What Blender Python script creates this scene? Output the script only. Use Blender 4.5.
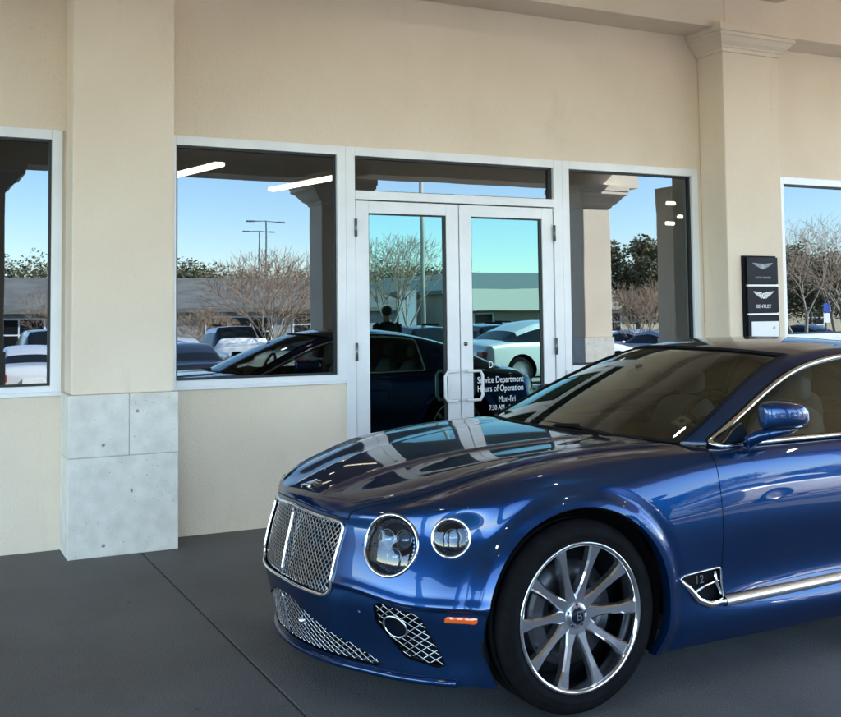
import bpy, bmesh, math, random
from mathutils import Vector, Matrix, noise
from mathutils.bvhtree import BVHTree
random.seed(7)
PI=math.pi; R=math.radians
sc=bpy.context.scene
for o in list(bpy.data.objects): bpy.data.objects.remove(o)
C=sc.collection
# ------------------------------------------------------------------ camera
def make_camera():
    yaw,p,r=R(26.277),R(3.2207),R(-.6778)
    f=Vector((math.sin(yaw)*math.cos(p),math.cos(yaw)*math.cos(p),math.sin(p)))
    rt=Vector((math.cos(yaw),-math.sin(yaw),0)); up=rt.cross(f)
    a=rt*math.cos(r)+up*math.sin(r); b=-rt*math.sin(r)+up*math.cos(r)
    M=Matrix(((a.x,b.x,-f.x,0),(a.y,b.y,-f.y,0),(a.z,b.z,-f.z,1.565),(0,0,0,1)))
    cd=bpy.data.cameras.new('camera'); co=bpy.data.objects.new('camera',cd); C.objects.link(co)
    co.matrix_world=M; cd.sensor_fit='HORIZONTAL'; cd.sensor_width=36; cd.lens=1037.86/841*36
    cd.shift_y=-(358.5-256.1)/841; cd.clip_end=2000; cd.clip_start=.05
    sc.camera=co
make_camera()
# ------------------------------------------------------------------ light
SUN_EL=35; SUN_AZ=52      # azimuth: sun stands behind the building (+Y), turned towards +X
w=bpy.data.worlds.new('World'); sc.world=w; w.use_nodes=True
nt=w.node_tree; nt.nodes.clear()
sky=nt.nodes.new('ShaderNodeTexSky'); sky.sky_type='NISHITA'; sky.sun_disc=False
sky.sun_elevation=R(SUN_EL); sky.sun_rotation=R(SUN_AZ); sky.air_density=1.0; sky.dust_density=0.0; sky.ozone_density=3.0
bg=nt.nodes.new('ShaderNodeBackground'); bg.inputs[1].default_value=.15
wo=nt.nodes.new('ShaderNodeOutputWorld'); nt.links.new(sky.outputs[0],bg.inputs[0]); nt.links.new(bg.outputs[0],wo.inputs[0])
sd=bpy.data.lights.new('sun','SUN'); sd.energy=5.0; sd.angle=R(.5); sd.color=(1,.95,.87)
so=bpy.data.objects.new('sun',sd); C.objects.link(so)
el,az=R(SUN_EL),R(SUN_AZ)
sdir=Vector((math.sin(az)*math.cos(el),math.cos(az)*math.cos(el),math.sin(el)))
so.rotation_euler=sdir.to_track_quat('Z','Y').to_euler(); so.location=(0,0,30)
sc.view_settings.view_transform='Standard'; sc.view_settings.look='None'; sc.view_settings.gamma=1
sc.view_settings.exposure=2.9; sc.view_settings.use_curve_mapping=False
sc.render.engine='CYCLES'
# ------------------------------------------------------------------ materials
def mat(name,base=(.5,.5,.5),rough=.5,metal=0,**k):
    m=bpy.data.materials.new(name); m.use_nodes=True
    b=m.node_tree.nodes['Principled BSDF']
    b.inputs['Base Color'].default_value=(*base,1); b.inputs['Roughness'].default_value=rough; b.inputs['Metallic'].default_value=metal
    for kk,v in k.items():
        key={'coat':'Coat Weight','coat_r':'Coat Roughness','spec':'Specular IOR Level','trans':'Transmission Weight','ior':'IOR'}[kk]
        b.inputs[key].default_value=v
    return m
def nd(m,t,**k):
    n=m.node_tree.nodes.new(t)
    for a,v in k.items(): setattr(n,a,v)
    return n
def lk(m,a,b): m.node_tree.links.new(a,b)
def noisy(m,c1,c2,scale=5,detail=6,bump=0,bscale=80,rough=None,stretch=(1,1,1),lo=.35,hi=.65):
    """mottled base colour + fine bump"""
    b=m.node_tree.nodes['Principled BSDF']
    tc=nd(m,'ShaderNodeTexCoord'); mp=nd(m,'ShaderNodeMapping'); mp.inputs['Scale'].default_value=stretch
    lk(m,tc.outputs['Object'],mp.inputs[0])
    n=nd(m,'ShaderNodeTexNoise'); n.inputs['Scale'].default_value=scale; n.inputs['Detail'].default_value=detail
    lk(m,mp.outputs[0],n.inputs['Vector'])
    r=nd(m,'ShaderNodeValToRGB'); r.color_ramp.elements[0].color=(*c1,1); r.color_ramp.elements[1].color=(*c2,1)
    r.color_ramp.elements[0].position=lo; r.color_ramp.elements[1].position=hi
    lk(m,n.outputs['Fac'],r.inputs[0]); lk(m,r.outputs[0],b.inputs['Base Color'])
    if rough:
        rr=nd(m,'ShaderNodeMapRange'); rr.inputs[3].default_value=rough[0]; rr.inputs[4].default_value=rough[1]
        lk(m,n.outputs['Fac'],rr.inputs[0]); lk(m,rr.outputs[0],b.inputs['Roughness'])
    if bump:
        n2=nd(m,'ShaderNodeTexNoise'); n2.inputs['Scale'].default_value=bscale; n2.inputs['Detail'].default_value=4
        lk(m,tc.outputs['Object'],n2.inputs['Vector'])
        bp=nd(m,'ShaderNodeBump'); bp.inputs['Strength'].default_value=bump; bp.inputs['Distance'].default_value=.01
        lk(m,n2.outputs['Fac'],bp.inputs['Height']); lk(m,bp.outputs[0],b.inputs['Normal'])
    return m
def glassmat(name,refl,tint,mirror,rough=0.0,wavy=0):
    """coated glass: see-through tint below a reflective coat"""
    m=bpy.data.materials.new(name); m.use_nodes=True; t=m.node_tree; t.nodes.clear()
    o=t.nodes.new('ShaderNodeOutputMaterial'); mx=t.nodes.new('ShaderNodeMixShader')
    g=t.nodes.new('ShaderNodeBsdfGlossy'); g.inputs['Color'].default_value=(*refl,1); g.inputs['Roughness'].default_value=rough
    tr=t.nodes.new('ShaderNodeBsdfTransparent'); tr.inputs[0].default_value=(*tint,1)
    lw=t.nodes.new('ShaderNodeFresnel'); lw.inputs[0].default_value=1.5
    mr=t.nodes.new('ShaderNodeMapRange'); mr.inputs[1].default_value=.04; mr.inputs[2].default_value=1; mr.inputs[3].default_value=mirror; mr.inputs[4].default_value=1
    if wavy:
        tc=t.nodes.new('ShaderNodeTexCoord'); nz=t.nodes.new('ShaderNodeTexNoise'); nz.inputs['Scale'].default_value=1.6; nz.inputs['Detail'].default_value=1
        bp=t.nodes.new('ShaderNodeBump'); bp.inputs['Strength'].default_value=1; bp.inputs['Distance'].default_value=wavy
        t.links.new(tc.outputs['Object'],nz.inputs['Vector']); t.links.new(nz.outputs['Fac'],bp.inputs['Height']); t.links.new(bp.outputs[0],g.inputs['Normal'])
    t.links.new(lw.outputs[0],mr.inputs[0]); t.links.new(mr.outputs[0],mx.inputs[0])
    t.links.new(tr.outputs[0],mx.inputs[1]); t.links.new(g.outputs[0],mx.inputs[2]); t.links.new(mx.outputs[0],o.inputs[0])
    return m
def emis(name,col,s):
    m=mat(name,(0.8,.8,.8)); b=m.node_tree.nodes['Principled BSDF']
    b.inputs['Emission Color'].default_value=(*col,1); b.inputs['Emission Strength'].default_value=s; return m
M={}
M['stucco']=noisy(mat('stucco',rough=.9),(.71,.60,.475),(.79,.68,.555),scale=1.1,bump=.5,bscale=70,lo=.28,hi=.72,detail=12)
M['stone']=noisy(mat('stone',rough=.85),(.62,.595,.54),(.74,.715,.66),scale=9,detail=10,bump=.5,bscale=40,lo=.33,hi=.66)
def pits(m):
    b=m.node_tree.nodes['Principled BSDF']; src=b.inputs['Base Color'].links[0].from_socket
    tc=nd(m,'ShaderNodeTexCoord'); mp=nd(m,'ShaderNodeMapping'); mp.inputs['Rotation'].default_value=(R(90),0,0); lk(m,tc.outputs['Object'],mp.inputs[0])
    dn=nd(m,'ShaderNodeTexNoise'); dn.inputs['Scale'].default_value=60; dn.inputs['Detail'].default_value=3; lk(m,mp.outputs[0],dn.inputs['Vector'])
    cur=src
    for scale,th,seed in ((4.2,.055,0),(13,.05,3.3),(34,.07,7.7)):
        m2=nd(m,'ShaderNodeVectorMath',operation='MULTIPLY_ADD'); m2.inputs[1].default_value=(.02,.02,.02); lk(m,dn.outputs['Color'],m2.inputs[0]); 
        off=nd(m,'ShaderNodeVectorMath',operation='ADD'); off.inputs[1].default_value=(seed,seed*1.7,0); lk(m,mp.outputs[0],off.inputs[0]); lk(m,off.outputs[0],m2.inputs[2])
        v=nd(m,'ShaderNodeTexVoronoi',voronoi_dimensions='2D'); v.inputs['Scale'].default_value=scale; lk(m,m2.outputs[0],v.inputs['Vector'])
        # random subset of cells carries a pit
        sel=nd(m,'ShaderNodeSeparateColor'); lk(m,v.outputs['Color'],sel.inputs[0])
        gt=nd(m,'ShaderNodeMath',operation='GREATER_THAN'); gt.inputs[1].default_value=.5 if scale<5 else .72; lk(m,sel.outputs[0],gt.inputs[0])
        lt=nd(m,'ShaderNodeMapRange'); lt.inputs[1].default_value=th*.6; lt.inputs[2].default_value=th; lt.inputs[3].default_value=.75; lt.inputs[4].default_value=0; lk(m,v.outputs['Distance'],lt.inputs[0])
        mu=nd(m,'ShaderNodeMath',operation='MULTIPLY'); lk(m,gt.outputs[0],mu.inputs[0]); lk(m,lt.outputs[0],mu.inputs[1])
        mx=nd(m,'ShaderNodeMix',data_type='RGBA'); lk(m,mu.outputs[0],mx.inputs[0]); lk(m,cur,mx.inputs[6]); mx.inputs[7].default_value=(.12,.09,.055,1); cur=mx.outputs[2]
    lk(m,cur,b.inputs['Base Color'])
pits(M['stone'])
M['hinge']=mat('hinge',(.16,.165,.17),.35,.6)
M['pit']=mat('pit',(.10,.075,.05),.95)
M['joint']=mat('joint',(.42,.40,.36),.9)
M['alu']=noisy(mat('alu',rough=.35,metal=.1),(.70,.71,.73),(.78,.79,.81),scale=3,rough=(.3,.42))
M['gasket']=mat('gasket',(.01,.011,.013),.5)
M['glass']=glassmat('glass',(.76,.89,1.0),(.23,.22,.195),.137,wavy=.00028)
M['doorglass']=glassmat('doorglass',(.50,.90,.93),(.12,.15,.14),.150,wavy=.00035)
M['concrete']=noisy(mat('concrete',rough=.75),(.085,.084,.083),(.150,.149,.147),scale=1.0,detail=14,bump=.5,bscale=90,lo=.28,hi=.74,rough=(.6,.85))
M['asphalt']=noisy(mat('asphalt',rough=.9),(.045,.045,.047),(.075,.073,.07),scale=.6,detail=12,bump=.4,bscale=60)
def stain(m,col,scale,lo,hi,fac,stretch=(1,1,1)):
    b=m.node_tree.nodes['Principled BSDF']; src=b.inputs['Base Color'].links[0].from_socket
    tc=nd(m,'ShaderNodeTexCoord'); mp=nd(m,'ShaderNodeMapping'); mp.inputs['Scale'].default_value=stretch; mp.inputs['Location'].default_value=(3.1,1.7,.4)
    lk(m,tc.outputs['Object'],mp.inputs[0]); n=nd(m,'ShaderNodeTexNoise'); n.inputs['Scale'].default_value=scale; n.inputs['Detail'].default_value=8; n.inputs['Roughness'].default_value=.65
    lk(m,mp.outputs[0],n.inputs['Vector']); r=nd(m,'ShaderNodeMapRange'); r.inputs[1].default_value=lo; r.inputs[2].default_value=hi; r.inputs[3].default_value=0; r.inputs[4].default_value=fac
    lk(m,n.outputs['Fac'],r.inputs[0]); mx=nd(m,'ShaderNodeMix',data_type='RGBA'); lk(m,r.outputs[0],mx.inputs[0]); lk(m,src,mx.inputs[6]); mx.inputs[7].default_value=(*col,1)
    lk(m,mx.outputs[2],b.inputs['Base Color'])
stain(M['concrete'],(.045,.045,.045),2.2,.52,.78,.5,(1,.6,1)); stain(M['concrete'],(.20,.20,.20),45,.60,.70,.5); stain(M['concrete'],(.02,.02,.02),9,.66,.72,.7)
stain(M['stucco'],(.36,.27,.19),.9,.60,.80,.35,(1,1,.6)); stain(M['stucco'],(.40,.36,.30),26,.62,.75,.22); stain(M['stucco'],(.42,.35,.26),4,.60,.82,.35,(1,1,.10)); stain(M['asphalt'],(.02,.02,.02),1.5,.5,.7,.5)
M['satin']=mat('satin',(.88,.89,.90),.28,1)
M['inwall']=mat('inwall',(.20,.15,.11),.8)
M['infloor']=mat('infloor',(.06,.05,.04),.4)
M['inceil']=mat('inceil',(.25,.25,.24),.8)
M['tube']=emis('tube',(1,.97,.90),9)
M['white']=mat('white',(.78,.78,.77),.5)
M['letter']=mat('letter',(.80,.82,.84),.5)
M['signblack']=mat('signblack',(.006,.011,.022),.2,spec=.12)
M['signgrey']=mat('signgrey',(.30,.34,.38),.4)
M['ceil']=noisy(mat('ceil',rough=.9),(.78,.61,.37),(.84,.67,.43),scale=1,bump=.2)
M['bouncecrete']=noisy(mat('bouncecrete',rough=.85),(.38,.30,.19),(.48,.385,.26),scale=.8,detail=12,bump=.3,bscale=60)  # warm tint chosen to bounce light onto the upper wall
M['black']=mat('black',(.005,.005,.006),.7,spec=.15)
M['rubber']=noisy(mat('rubber',rough=.75,spec=.06),(.005,.005,.0055),(.008,.008,.009),scale=20,bump=.1)
M['chrome']=mat('chrome',(.82,.83,.85),.08,1)
M['chromemesh']=mat('chromemesh',(.46,.49,.54),.14,1)
M['darkchrome']=mat('darkchrome',(.12,.125,.135),.2,1)
# metallic flake paint
def paint(name,base,rough=.32,metal=.8):
    m=mat(name,base,rough,metal,coat=1,coat_r=.015)
    b=m.node_tree.nodes['Principled BSDF']; b.inputs['Specular Tint'].default_value=(.012,.05,.22,1)
    tc=nd(m,'ShaderNodeTexCoord'); v=nd(m,'ShaderNodeTexVoronoi'); v.inputs['Scale'].default_value=900
    lk(m,tc.outputs['Object'],v.inputs['Vector'])
    bp=nd(m,'ShaderNodeBump'); bp.inputs['Strength'].default_value=.10; bp.inputs['Distance'].default_value=.0008
    lk(m,v.outputs['Color'],bp.inputs['Height']); lk(m,bp.outputs[0],b.inputs['Normal'])
    return m
M['paint']=paint('paint',(.003,.036,.128),rough=.29)
M['carglass']=glassmat('carglass',(.92,1,1),(.50,.55,.52),.075)
M['lampglass']=glassmat('lampglass',(1,1,1),(.85,.88,.92),.06)
M['leather']=mat('leather',(.26,.25,.235),.5)
M['dash']=mat('dash',(.035,.028,.024),.6)
M['headliner']=mat('headliner',(.20,.17,.14),.8)
M['orange']=mat('orange',(.75,.11,.01),.15,coat=1)
M['rim']=mat('rim',(.46,.47,.52),.26,.95)
M['rimedge']=mat('rimedge',(.72,.73,.76),.10,1)
M['disc']=mat('disc',(.07,.07,.075),.4,.9)
M['caliper']=mat('caliper',(.03,.03,.035),.4,.3)
# ------------------------------------------------------------------ helpers
def tag(o,label=None,cat=None,group=None,kind=None):
    if label:o['label']=label
    if cat:o['category']=cat
    if group:o['group']=group
    if kind:o['kind']=kind
    return o
def empty(name,loc=(0,0,0),rz=0):
    o=bpy.data.objects.new(name,None); C.objects.link(o); o.location=loc; o.rotation_euler=(0,0,rz); o.empty_display_size=.2; return o
def obj(name,bm,m,parent=None,smooth=False,bevel=0,norm=True):
    if norm and bm.faces: bmesh.ops.recalc_face_normals(bm,faces=bm.faces)
    me=bpy.data.meshes.new(name); bm.to_mesh(me); bm.free()
    for mm in (m if isinstance(m,(list,tuple)) else [m]): me.materials.append(mm)
    if smooth: me.polygons.foreach_set('use_smooth',[True]*len(me.polygons))
    o=bpy.data.objects.new(name,me); C.objects.link(o)
    if parent: o.parent=parent
    if bevel:
        b=o.modifiers.new('b','BEVEL'); b.width=bevel; b.segments=2; b.limit_method='ANGLE'
    return o
def box(bm,x0,x1,y0,y1,z0,z1,mi=0):
    v=[bm.verts.new(p) for p in ((x0,y0,z0),(x1,y0,z0),(x1,y1,z0),(x0,y1,z0),(x0,y0,z1),(x1,y0,z1),(x1,y1,z1),(x0,y1,z1))]
    for q in ((0,3,2,1),(4,5,6,7),(0,1,5,4),(1,2,6,5),(2,3,7,6),(3,0,4,7)):
        f=bm.faces.new([v[i] for i in q]); f.material_index=mi
    return v
def BX(*a):
    bm=bmesh.new(); box(bm,*a); return bm
def tube(bm,pts,rad,n=8,closed=False,cap=True,mi=0,flat=None):
    """sweep along points; rad scalar or list; flat=(up,ratio) flattens"""
    pts=[Vector(p) for p in pts]; N=len(pts); rings=[]
    up=None
    for i,p in enumerate(pts):
        if closed: t=pts[(i+1)%N]-pts[i-1]
        else: t=pts[min(i+1,N-1)]-pts[max(i-1,0)]
        if t.length<1e-9: t=Vector((0,0,1))
        t.normalize()
        if up is None:
            up=Vector((0,0,1)) if abs(t.z)<.9 else Vector((1,0,0))
        a=t.cross(up)
        if a.length<1e-6: a=t.orthogonal()
        a.normalize(); b=a.cross(t).normalized(); up=b
        r=rad[i] if isinstance(rad,(list,tuple)) else rad
        rings.append([bm.verts.new(p+(a*math.cos(2*PI*k/n)+b*math.sin(2*PI*k/n))*r) for k in range(n)])
    for i in range(N if closed else N-1):
        A,B=rings[i],rings[(i+1)%N]
        for k in range(n):
            f=bm.faces.new((A[k],A[(k+1)%n],B[(k+1)%n],B[k])); f.material_index=mi; f.smooth=True
    if cap and not closed and n>2:
        for rr,rev in ((rings[0],True),(rings[-1],False)):
            f=bm.faces.new(rr[::-1] if rev else rr); f.material_index=mi
def lathe(bm,prof,M4=Matrix(),n=48,mi=0,close=False):
    """prof: (radius, height) revolved round local Z, transformed by M4"""
    rings=[]
    for r,h in prof:
        rings.append([bm.verts.new(M4@Vector((r*math.cos(2*PI*k/n),r*math.sin(2*PI*k/n),h))) for k in range(n)])
    for i in range(len(prof)-1):
        for k in range(n):
            f=bm.faces.new((rings[i][k],rings[i][(k+1)%n],rings[i+1][(k+1)%n],rings[i+1][k])); f.material_index=mi; f.smooth=True
    return rings
def prism(bm,poly,f0,f1):
    a=[bm.verts.new(f0(*p)) for p in poly]; b=[bm.verts.new(f1(*p)) for p in poly]
    bm.faces.new(a); bm.faces.new(b[::-1]); n=len(poly)
    for i in range(n): bm.faces.new((a[i],b[i],b[(i+1)%n],a[(i+1)%n]))
def lerp(a,b,t): return a+(b-a)*t
def itp(tab,x):
    """smooth (monotone-ish cubic) interpolation through (x,y) pairs"""
    if x<=tab[0][0]: return tab[0][1]
    if x>=tab[-1][0]: return tab[-1][1]
    for i in range(len(tab)-1):
        if x<=tab[i+1][0]: break
    def slope(k):
        if k==0: return (tab[1][1]-tab[0][1])/(tab[1][0]-tab[0][0])
        if k==len(tab)-1: return (tab[-1][1]-tab[-2][1])/(tab[-1][0]-tab[-2][0])
        return (tab[k+1][1]-tab[k-1][1])/(tab[k+1][0]-tab[k-1][0])
    x0,y0=tab[i];x1,y1=tab[i+1];h=x1-x0;t=(x-x0)/h
    return y0*(1+2*t)*(1-t)**2+slope(i)*h*t*(1-t)**2+y1*t*t*(3-2*t)+slope(i+1)*h*t*t*(t-1)
def text_obj(name,body,size,m,parent,loc,rot,depth=.002,align='CENTER',font=None,sx=1):
    cu=bpy.data.curves.new(name,'FONT'); cu.body=body; cu.size=size; cu.extrude=depth; cu.align_x=align; cu.align_y='CENTER'
    o=bpy.data.objects.new(name,cu); C.objects.link(o)
    dg=bpy.context.evaluated_depsgraph_get(); me=bpy.data.meshes.new_from_object(o.evaluated_get(dg))
    bpy.data.objects.remove(o); me.materials.clear(); me.materials.append(m)
    o=bpy.data.objects.new(name,me); C.objects.link(o); o.parent=parent; o.location=loc; o.rotation_euler=rot; o.scale=(sx,1,1)
    return o
exec_parts=[]
# ================================================================== SETTING
YW=7.504
def build_setting():
    # ground: one sheet, driveway level near, car park half a metre lower, out to the horizon
    bm=bmesh.new()
    def strip(ys,zs,xs,mi):
        g=[[bm.verts.new((x,y,z)) for x in xs] for y,z in zip(ys,zs)]
        for a in range(len(ys)-1):
            for b in range(len(xs)-1):
                f=bm.faces.new((g[a][b],g[a][b+1],g[a+1][b+1],g[a+1][b])); f.material_index=mi
    xs=[-900,-200,-40,0,40,80,300,900]
    strip([-900,-60,-14,-6,-4.5,12,60,900],[-.55,-.55,-.55,-.06,-.006,-.006,-.006,-.006],xs,0)
    o=obj('ground',bm,M['asphalt']); tag(o,kind='structure')
    # concrete apron under the canopy, cast in bays with open joints
    x_j=[-16.2,-10.2,-5.4,1.42,6.2,12.4,18.6,30]; y_j=[-4.4,1.6,7.6]
    bm=bmesh.new()
    for i in range(len(x_j)-1):
        for j in range(len(y_j)-1):
            box(bm,x_j[i]+.005,x_j[i+1]-.005,y_j[j]+.005,y_j[j+1]-.005,-.15,0)
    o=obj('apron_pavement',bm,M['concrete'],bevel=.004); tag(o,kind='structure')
    bm=bmesh.new(); box(bm,-16.2,30,-4.62,-4.41,-.4,.0); o=obj('kerb',bm,M['stone'],bevel=.02); tag(o,kind='structure')
    bm=bmesh.new(); g=[[bm.verts.new((x,y,z)) for x in (-40,0,40)] for y,z in ((-14,-.546),(-6,-.056),(-4.621,-.004))]
    for a in range(2):
        for b in range(2): bm.faces.new((g[a][b],g[a][b+1],g[a+1][b+1],g[a+1][b]))
    o=obj('bounce_lane',bm,M['bouncecrete']); tag(o,kind='structure')  # pale warm sheet over the asphalt, added to bounce sunlight under the canopy
    o=obj('side_pavement',BX(30.01,60,-4.4,30,-.12,.0),M['bouncecrete']); tag(o,kind='structure')
    # bay lines
    bm=bmesh.new()
    for i in range(24): 
        x=-18+i*2.75; box(bm,x,x+.1,-18.6,-13.9,-.548,-.546)
    for i in range(24):
        x=-18+i*2.75; box(bm,x,x+.1,-29,-24.2,-.548,-.546)
    o=obj('parking_line_markings',bm,M['white']); tag(o,kind='structure')
    bm=bmesh.new(); rnd=random.Random(3)
    nx,ny=90,6
    g=[[bm.verts.new((-300+800*i/nx,-56-10*j,-.55+(1.0*j if j else 0)*.25)) for i in range(nx+1)] for j in range(ny)]
    for i in range(nx):
        for j in range(ny-1): bm.faces.new((g[j][i],g[j][i+1],g[j+1][i+1],g[j+1][i]))
    grass=noisy(mat('grassm',rough=.95),(.05,.07,.025),(.09,.11,.04),scale=.5,bump=.5,bscale=10)
    o=obj('grass_verge',bm,grass); tag(o,kind='structure')

    B=empty('dealership_building',(0,YW,0)); tag(B,'cream stucco dealership front with a pilastered canopy and silver glazed entrance','building')
    P=(0,-YW,0)
    def part(name,bm,m,par=B,**k):
        o=obj(name,bm,m,par,**k)
        if par is B: o.location=P
        return o
    # ---- wall with openings
    T=.20; top=6.2
    bm=bmesh.new()
    def wl(x0,x1,z0,z1): box(bm,x0,x1,YW,YW+T,z0,z1)
    wl(-14,-4.2,0,top); wl(-4.2,.945,2.87,top); wl(-4.2,.945,0,1.04)      # left window opening -4.2..0.945
    wl(.945,1.66,0,top)
    wl(1.66,6.59,2.89,top); wl(1.66,3.05,0,1.04); wl(5.075,6.59,0,1.04)
    wl(6.59,7.60,0,top); wl(7.60,12.3,2.87,top); wl(7.60,12.3,0,1.26); wl(12.3,30,0,top)
    wall=part('wall',bm,M['stucco'])
    # ---- beam over pilasters, with soffit
    bm=bmesh.new(); box(bm,-10.6,13.7,7.135,YW-.002,4.137,5.0); part('beam',bm,M['stucco'],bevel=.006)
    # ---- pilasters
    def pilaster(x0,x1,stone=True):
        p=part('pilaster',BX(x0,x1,7.165,YW-.002,1.06,4.135),M['stucco'],bevel=.012)
        # capital: stepped, mitred mouldings
        prof=[(.0,3.93),(.018,3.935),(.022,3.965),(.034,3.972),(.038,3.985),(.075,4.015),(.105,4.055),(.118,4.062),(.118,4.09),(.135,4.095),(.138,4.16)]
        bm=bmesh.new(); rings=[]
        for d,z in prof:
            rings.append([bm.verts.new(q) for q in ((x0-d,YW-.003,z),(x0-d,7.165-d,z),(x1+d,7.165-d,z),(x1+d,YW-.003,z))])
        for a,b in zip(rings,rings[1:]):
            for k in range(3): bm.faces.new((a[k],a[k+1],b[k+1],b[k]))
        bm.faces.new(rings[-1]); c=obj('capital',bm,M['stucco'],p); 
        c=obj('lesene',BX(x0+.005,x1-.12,7.128,7.134,4.162,5.0),M['stucco'],p)
        # stone base with blocks
        X0,X1,Y0=x0-.022,x1+.022,7.128
        bm=bmesh.new(); xm=lerp(X0,X1,.545)
        box(bm,X0,X1,Y0,YW-.002,0,.648); box(bm,X0,xm-.002,Y0,YW-.002,.652,1.06); box(bm,xm+.002,X1,Y0,YW-.002,.652,1.06)
        box(bm,X0+.006,X1-.006,Y0+.006,YW-.004,.01,1.055,1)
        s=obj('stone_base',bm,[M['stone'],M['joint']],p,bevel=.006)
        for ch in p.children: pass
        return p
    pilaster(.967,1.642); pilaster(6.635,7.31); pilaster(-4.75,-4.07); pilaster(12.30,12.97); pilaster(17.95,18.62)
    # ---- storefront frames
    def bar(bm,x0,x1,z0,z1,y0=YW-.018,y1=YW+.09): box(bm,x0,x1,y0,y1,z0,z1)
    def window(x0,x1,z0,z1,fw=.07,mull=()):
        bm=bmesh.new(); bar(bm,x0,x0+fw,z0,z1); bar(bm,x1-fw,x1,z0,z1); bar(bm,x0+fw,x1-fw,z1-fw,z1); bar(bm,x0+fw,x1-fw,z0,z0+fw)
        # sill lip
        box(bm,x0,x1,YW-.035,YW-.0185,z0+.002,z0+.03)
        for m_ in mull: bar(bm,m_-.035,m_+.035,z0+fw,z1-fw)
        f=part('window',bm,M['alu'],bevel=.003)
        bm=bmesh.new(); g=.016
        xs=[x0+fw]+[v for m_ in mull for v in (m_-.035,m_+.035)]+[x1-fw]
        for a,b in zip(xs[::2],xs[1::2]):
            for q in ((a,a+g,z0+fw,z1-fw),(b-g,b,z0+fw,z1-fw),(a+g,b-g,z1-fw-g,z1-fw),(a+g,b-g,z0+fw,z0+fw+g)):
                box(bm,q[0],q[1],YW+.012,YW+.05,q[2],q[3])
        obj('gasket',bm,M['gasket'],f)
        bm=bmesh.new()
        for a,b in zip(xs[::2],xs[1::2]): box(bm,a+.004,b-.004,YW+.034,YW+.040,z0+fw+.004,z1-fw-.004)
        obj('pane',bm,M['glass'],f)
        return f
    window(-4.2,.945,1.04,2.87,mull=(-1.7,))
    window(1.66,3.05,1.04,2.888)
    window(7.60,12.3,1.26,2.87,mull=(9.95,))
    window(5.075,6.59,1.04,2.888,fw=.072)
    # door surround + transom
    bm=bmesh.new()
    bar(bm,3.051,3.13,0.0,2.888); bar(bm,4.985,5.074,0,2.888); bar(bm,3.131,4.984,2.818,2.888); bar(bm,3.131,4.984,2.475,2.545)
    tr=part('transom_frame',bm,M['alu'],bevel=.003)
    bm=bmesh.new(); g=.016
    for q in ((3.131,3.147,2.545,2.818),(4.952,4.984,2.545,2.818),(3.147,4.952,2.802,2.818),(3.147,4.952,2.545,2.552)): box(bm,q[0],q[1],YW+.012,YW+.05,q[2],q[3])
    obj('gasket',bm,M['gasket'],tr)
    obj('pane',BX(3.14,4.97,YW+.034,YW+.04,2.549,2.81),M['glass'],tr)
    bm=bmesh.new(); box(bm,3.13,4.985,YW-.03,YW+.1,.0,.018); part('threshold',bm,M['alu'])
    def door(x0,x1,hinge_left):
        bm=bmesh.new(); st=.112; y0,y1=YW-.006,YW+.04
        box(bm,x0,x0+st,y0,y1,.022,2.466); box(bm,x1-st,x1,y0,y1,.022,2.466)
        box(bm,x0+st,x1-st,y0,y1,2.37,2.466); box(bm,x0+st,x1-st,y0,y1,.022,.24)
        d=part('door',bm,M['alu'],bevel=.003)
        a,b=x0+st,x1-st; bm=bmesh.new()
        for q in ((a,a+.008,.24,2.37),(b-.026,b,.24,2.37),(a+.008,b-.026,2.358,2.37),(a+.008,b-.026,.24,.256)): box(bm,q[0],q[1],YW+.006,YW+.03,q[2],q[3])
        obj('gasket',bm,M['gasket'],d)
        obj('pane',BX(a+.004,b-.005,YW+.015,YW+.021,.244,2.366),M['doorglass'],d)
        hx=x1-.055 if hinge_left else x0+.055; sgn=-1
        bm=bmesh.new(); ox=-.155 if hinge_left else .155; 
        xa=hx; xb=hx+ (.0)
        # D pull: stile mount, arches out sideways over the glass
        zt,zb=1.10,.865
        pts=[(xa,YW-.006,zt),(xa,YW-.05,zt)]
        e=ox*.72
        pts+=[(xa+e*.25,YW-.062,zt+.0),(xa+e*.8,YW-.062,zt),(xa+e,YW-.062,zt-.035),(xa+e,YW-.062,zb+.035),(xa+e*.8,YW-.062,zb),(xa+e*.25,YW-.062,zb),(xa,YW-.05,zb),(xa,YW-.006,zb)]
        tube(bm,pts,.0125,10); obj('handle',bm,M['alu'],d,smooth=True)
        hxx=x0-.004 if hinge_left else x1+.004
        for z in (2.25,1.28,.3):
            bm=bmesh.new(); tube(bm,[(hxx,YW-.022,z-.07),(hxx,YW-.022,z+.07)],.012,8); obj('hinge',bm,M['hinge'],d)
        if not hinge_left:
            bm=bmesh.new(); lathe(bm,[(.0,.012),(.014,.012),(.018,0)],Matrix.Translation((x0+.045,YW-.006,1.32))@Matrix.Rotation(PI/2,4,'X'),16); obj('lock',bm,M['darkchrome'],d)
        return d
    door(3.137,4.052,True); dr=door(4.062,4.979,False)
    for t_,z,h,x,al in (('Di',1.14,.070,4.33,'LEFT'),('Service Department',1.015,.066,4.22,'LEFT'),('Hours of Operation',.943,.066,4.22,'LEFT'),('Mon-Fri',.853,.062,4.42,'LEFT'),('7:30 AM - 6:00 PM',.785,.052,4.33,'LEFT')):
        text_obj('lettering',t_,h*1.12,M['letter'],dr,(x,YW+.012,z),(PI/2,0,0),.0006,al,sx=.74)
    # ---- interior
    bm=bmesh.new(); box(bm,-6,14,YW+T,14.5,-.02,.012); part('interior_floor',bm,M['infloor'])
    bm=bmesh.new(); box(bm,-6,14,YW+T,14.5,3.2,3.3); part('interior_ceiling',bm,M['inceil'])
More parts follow.
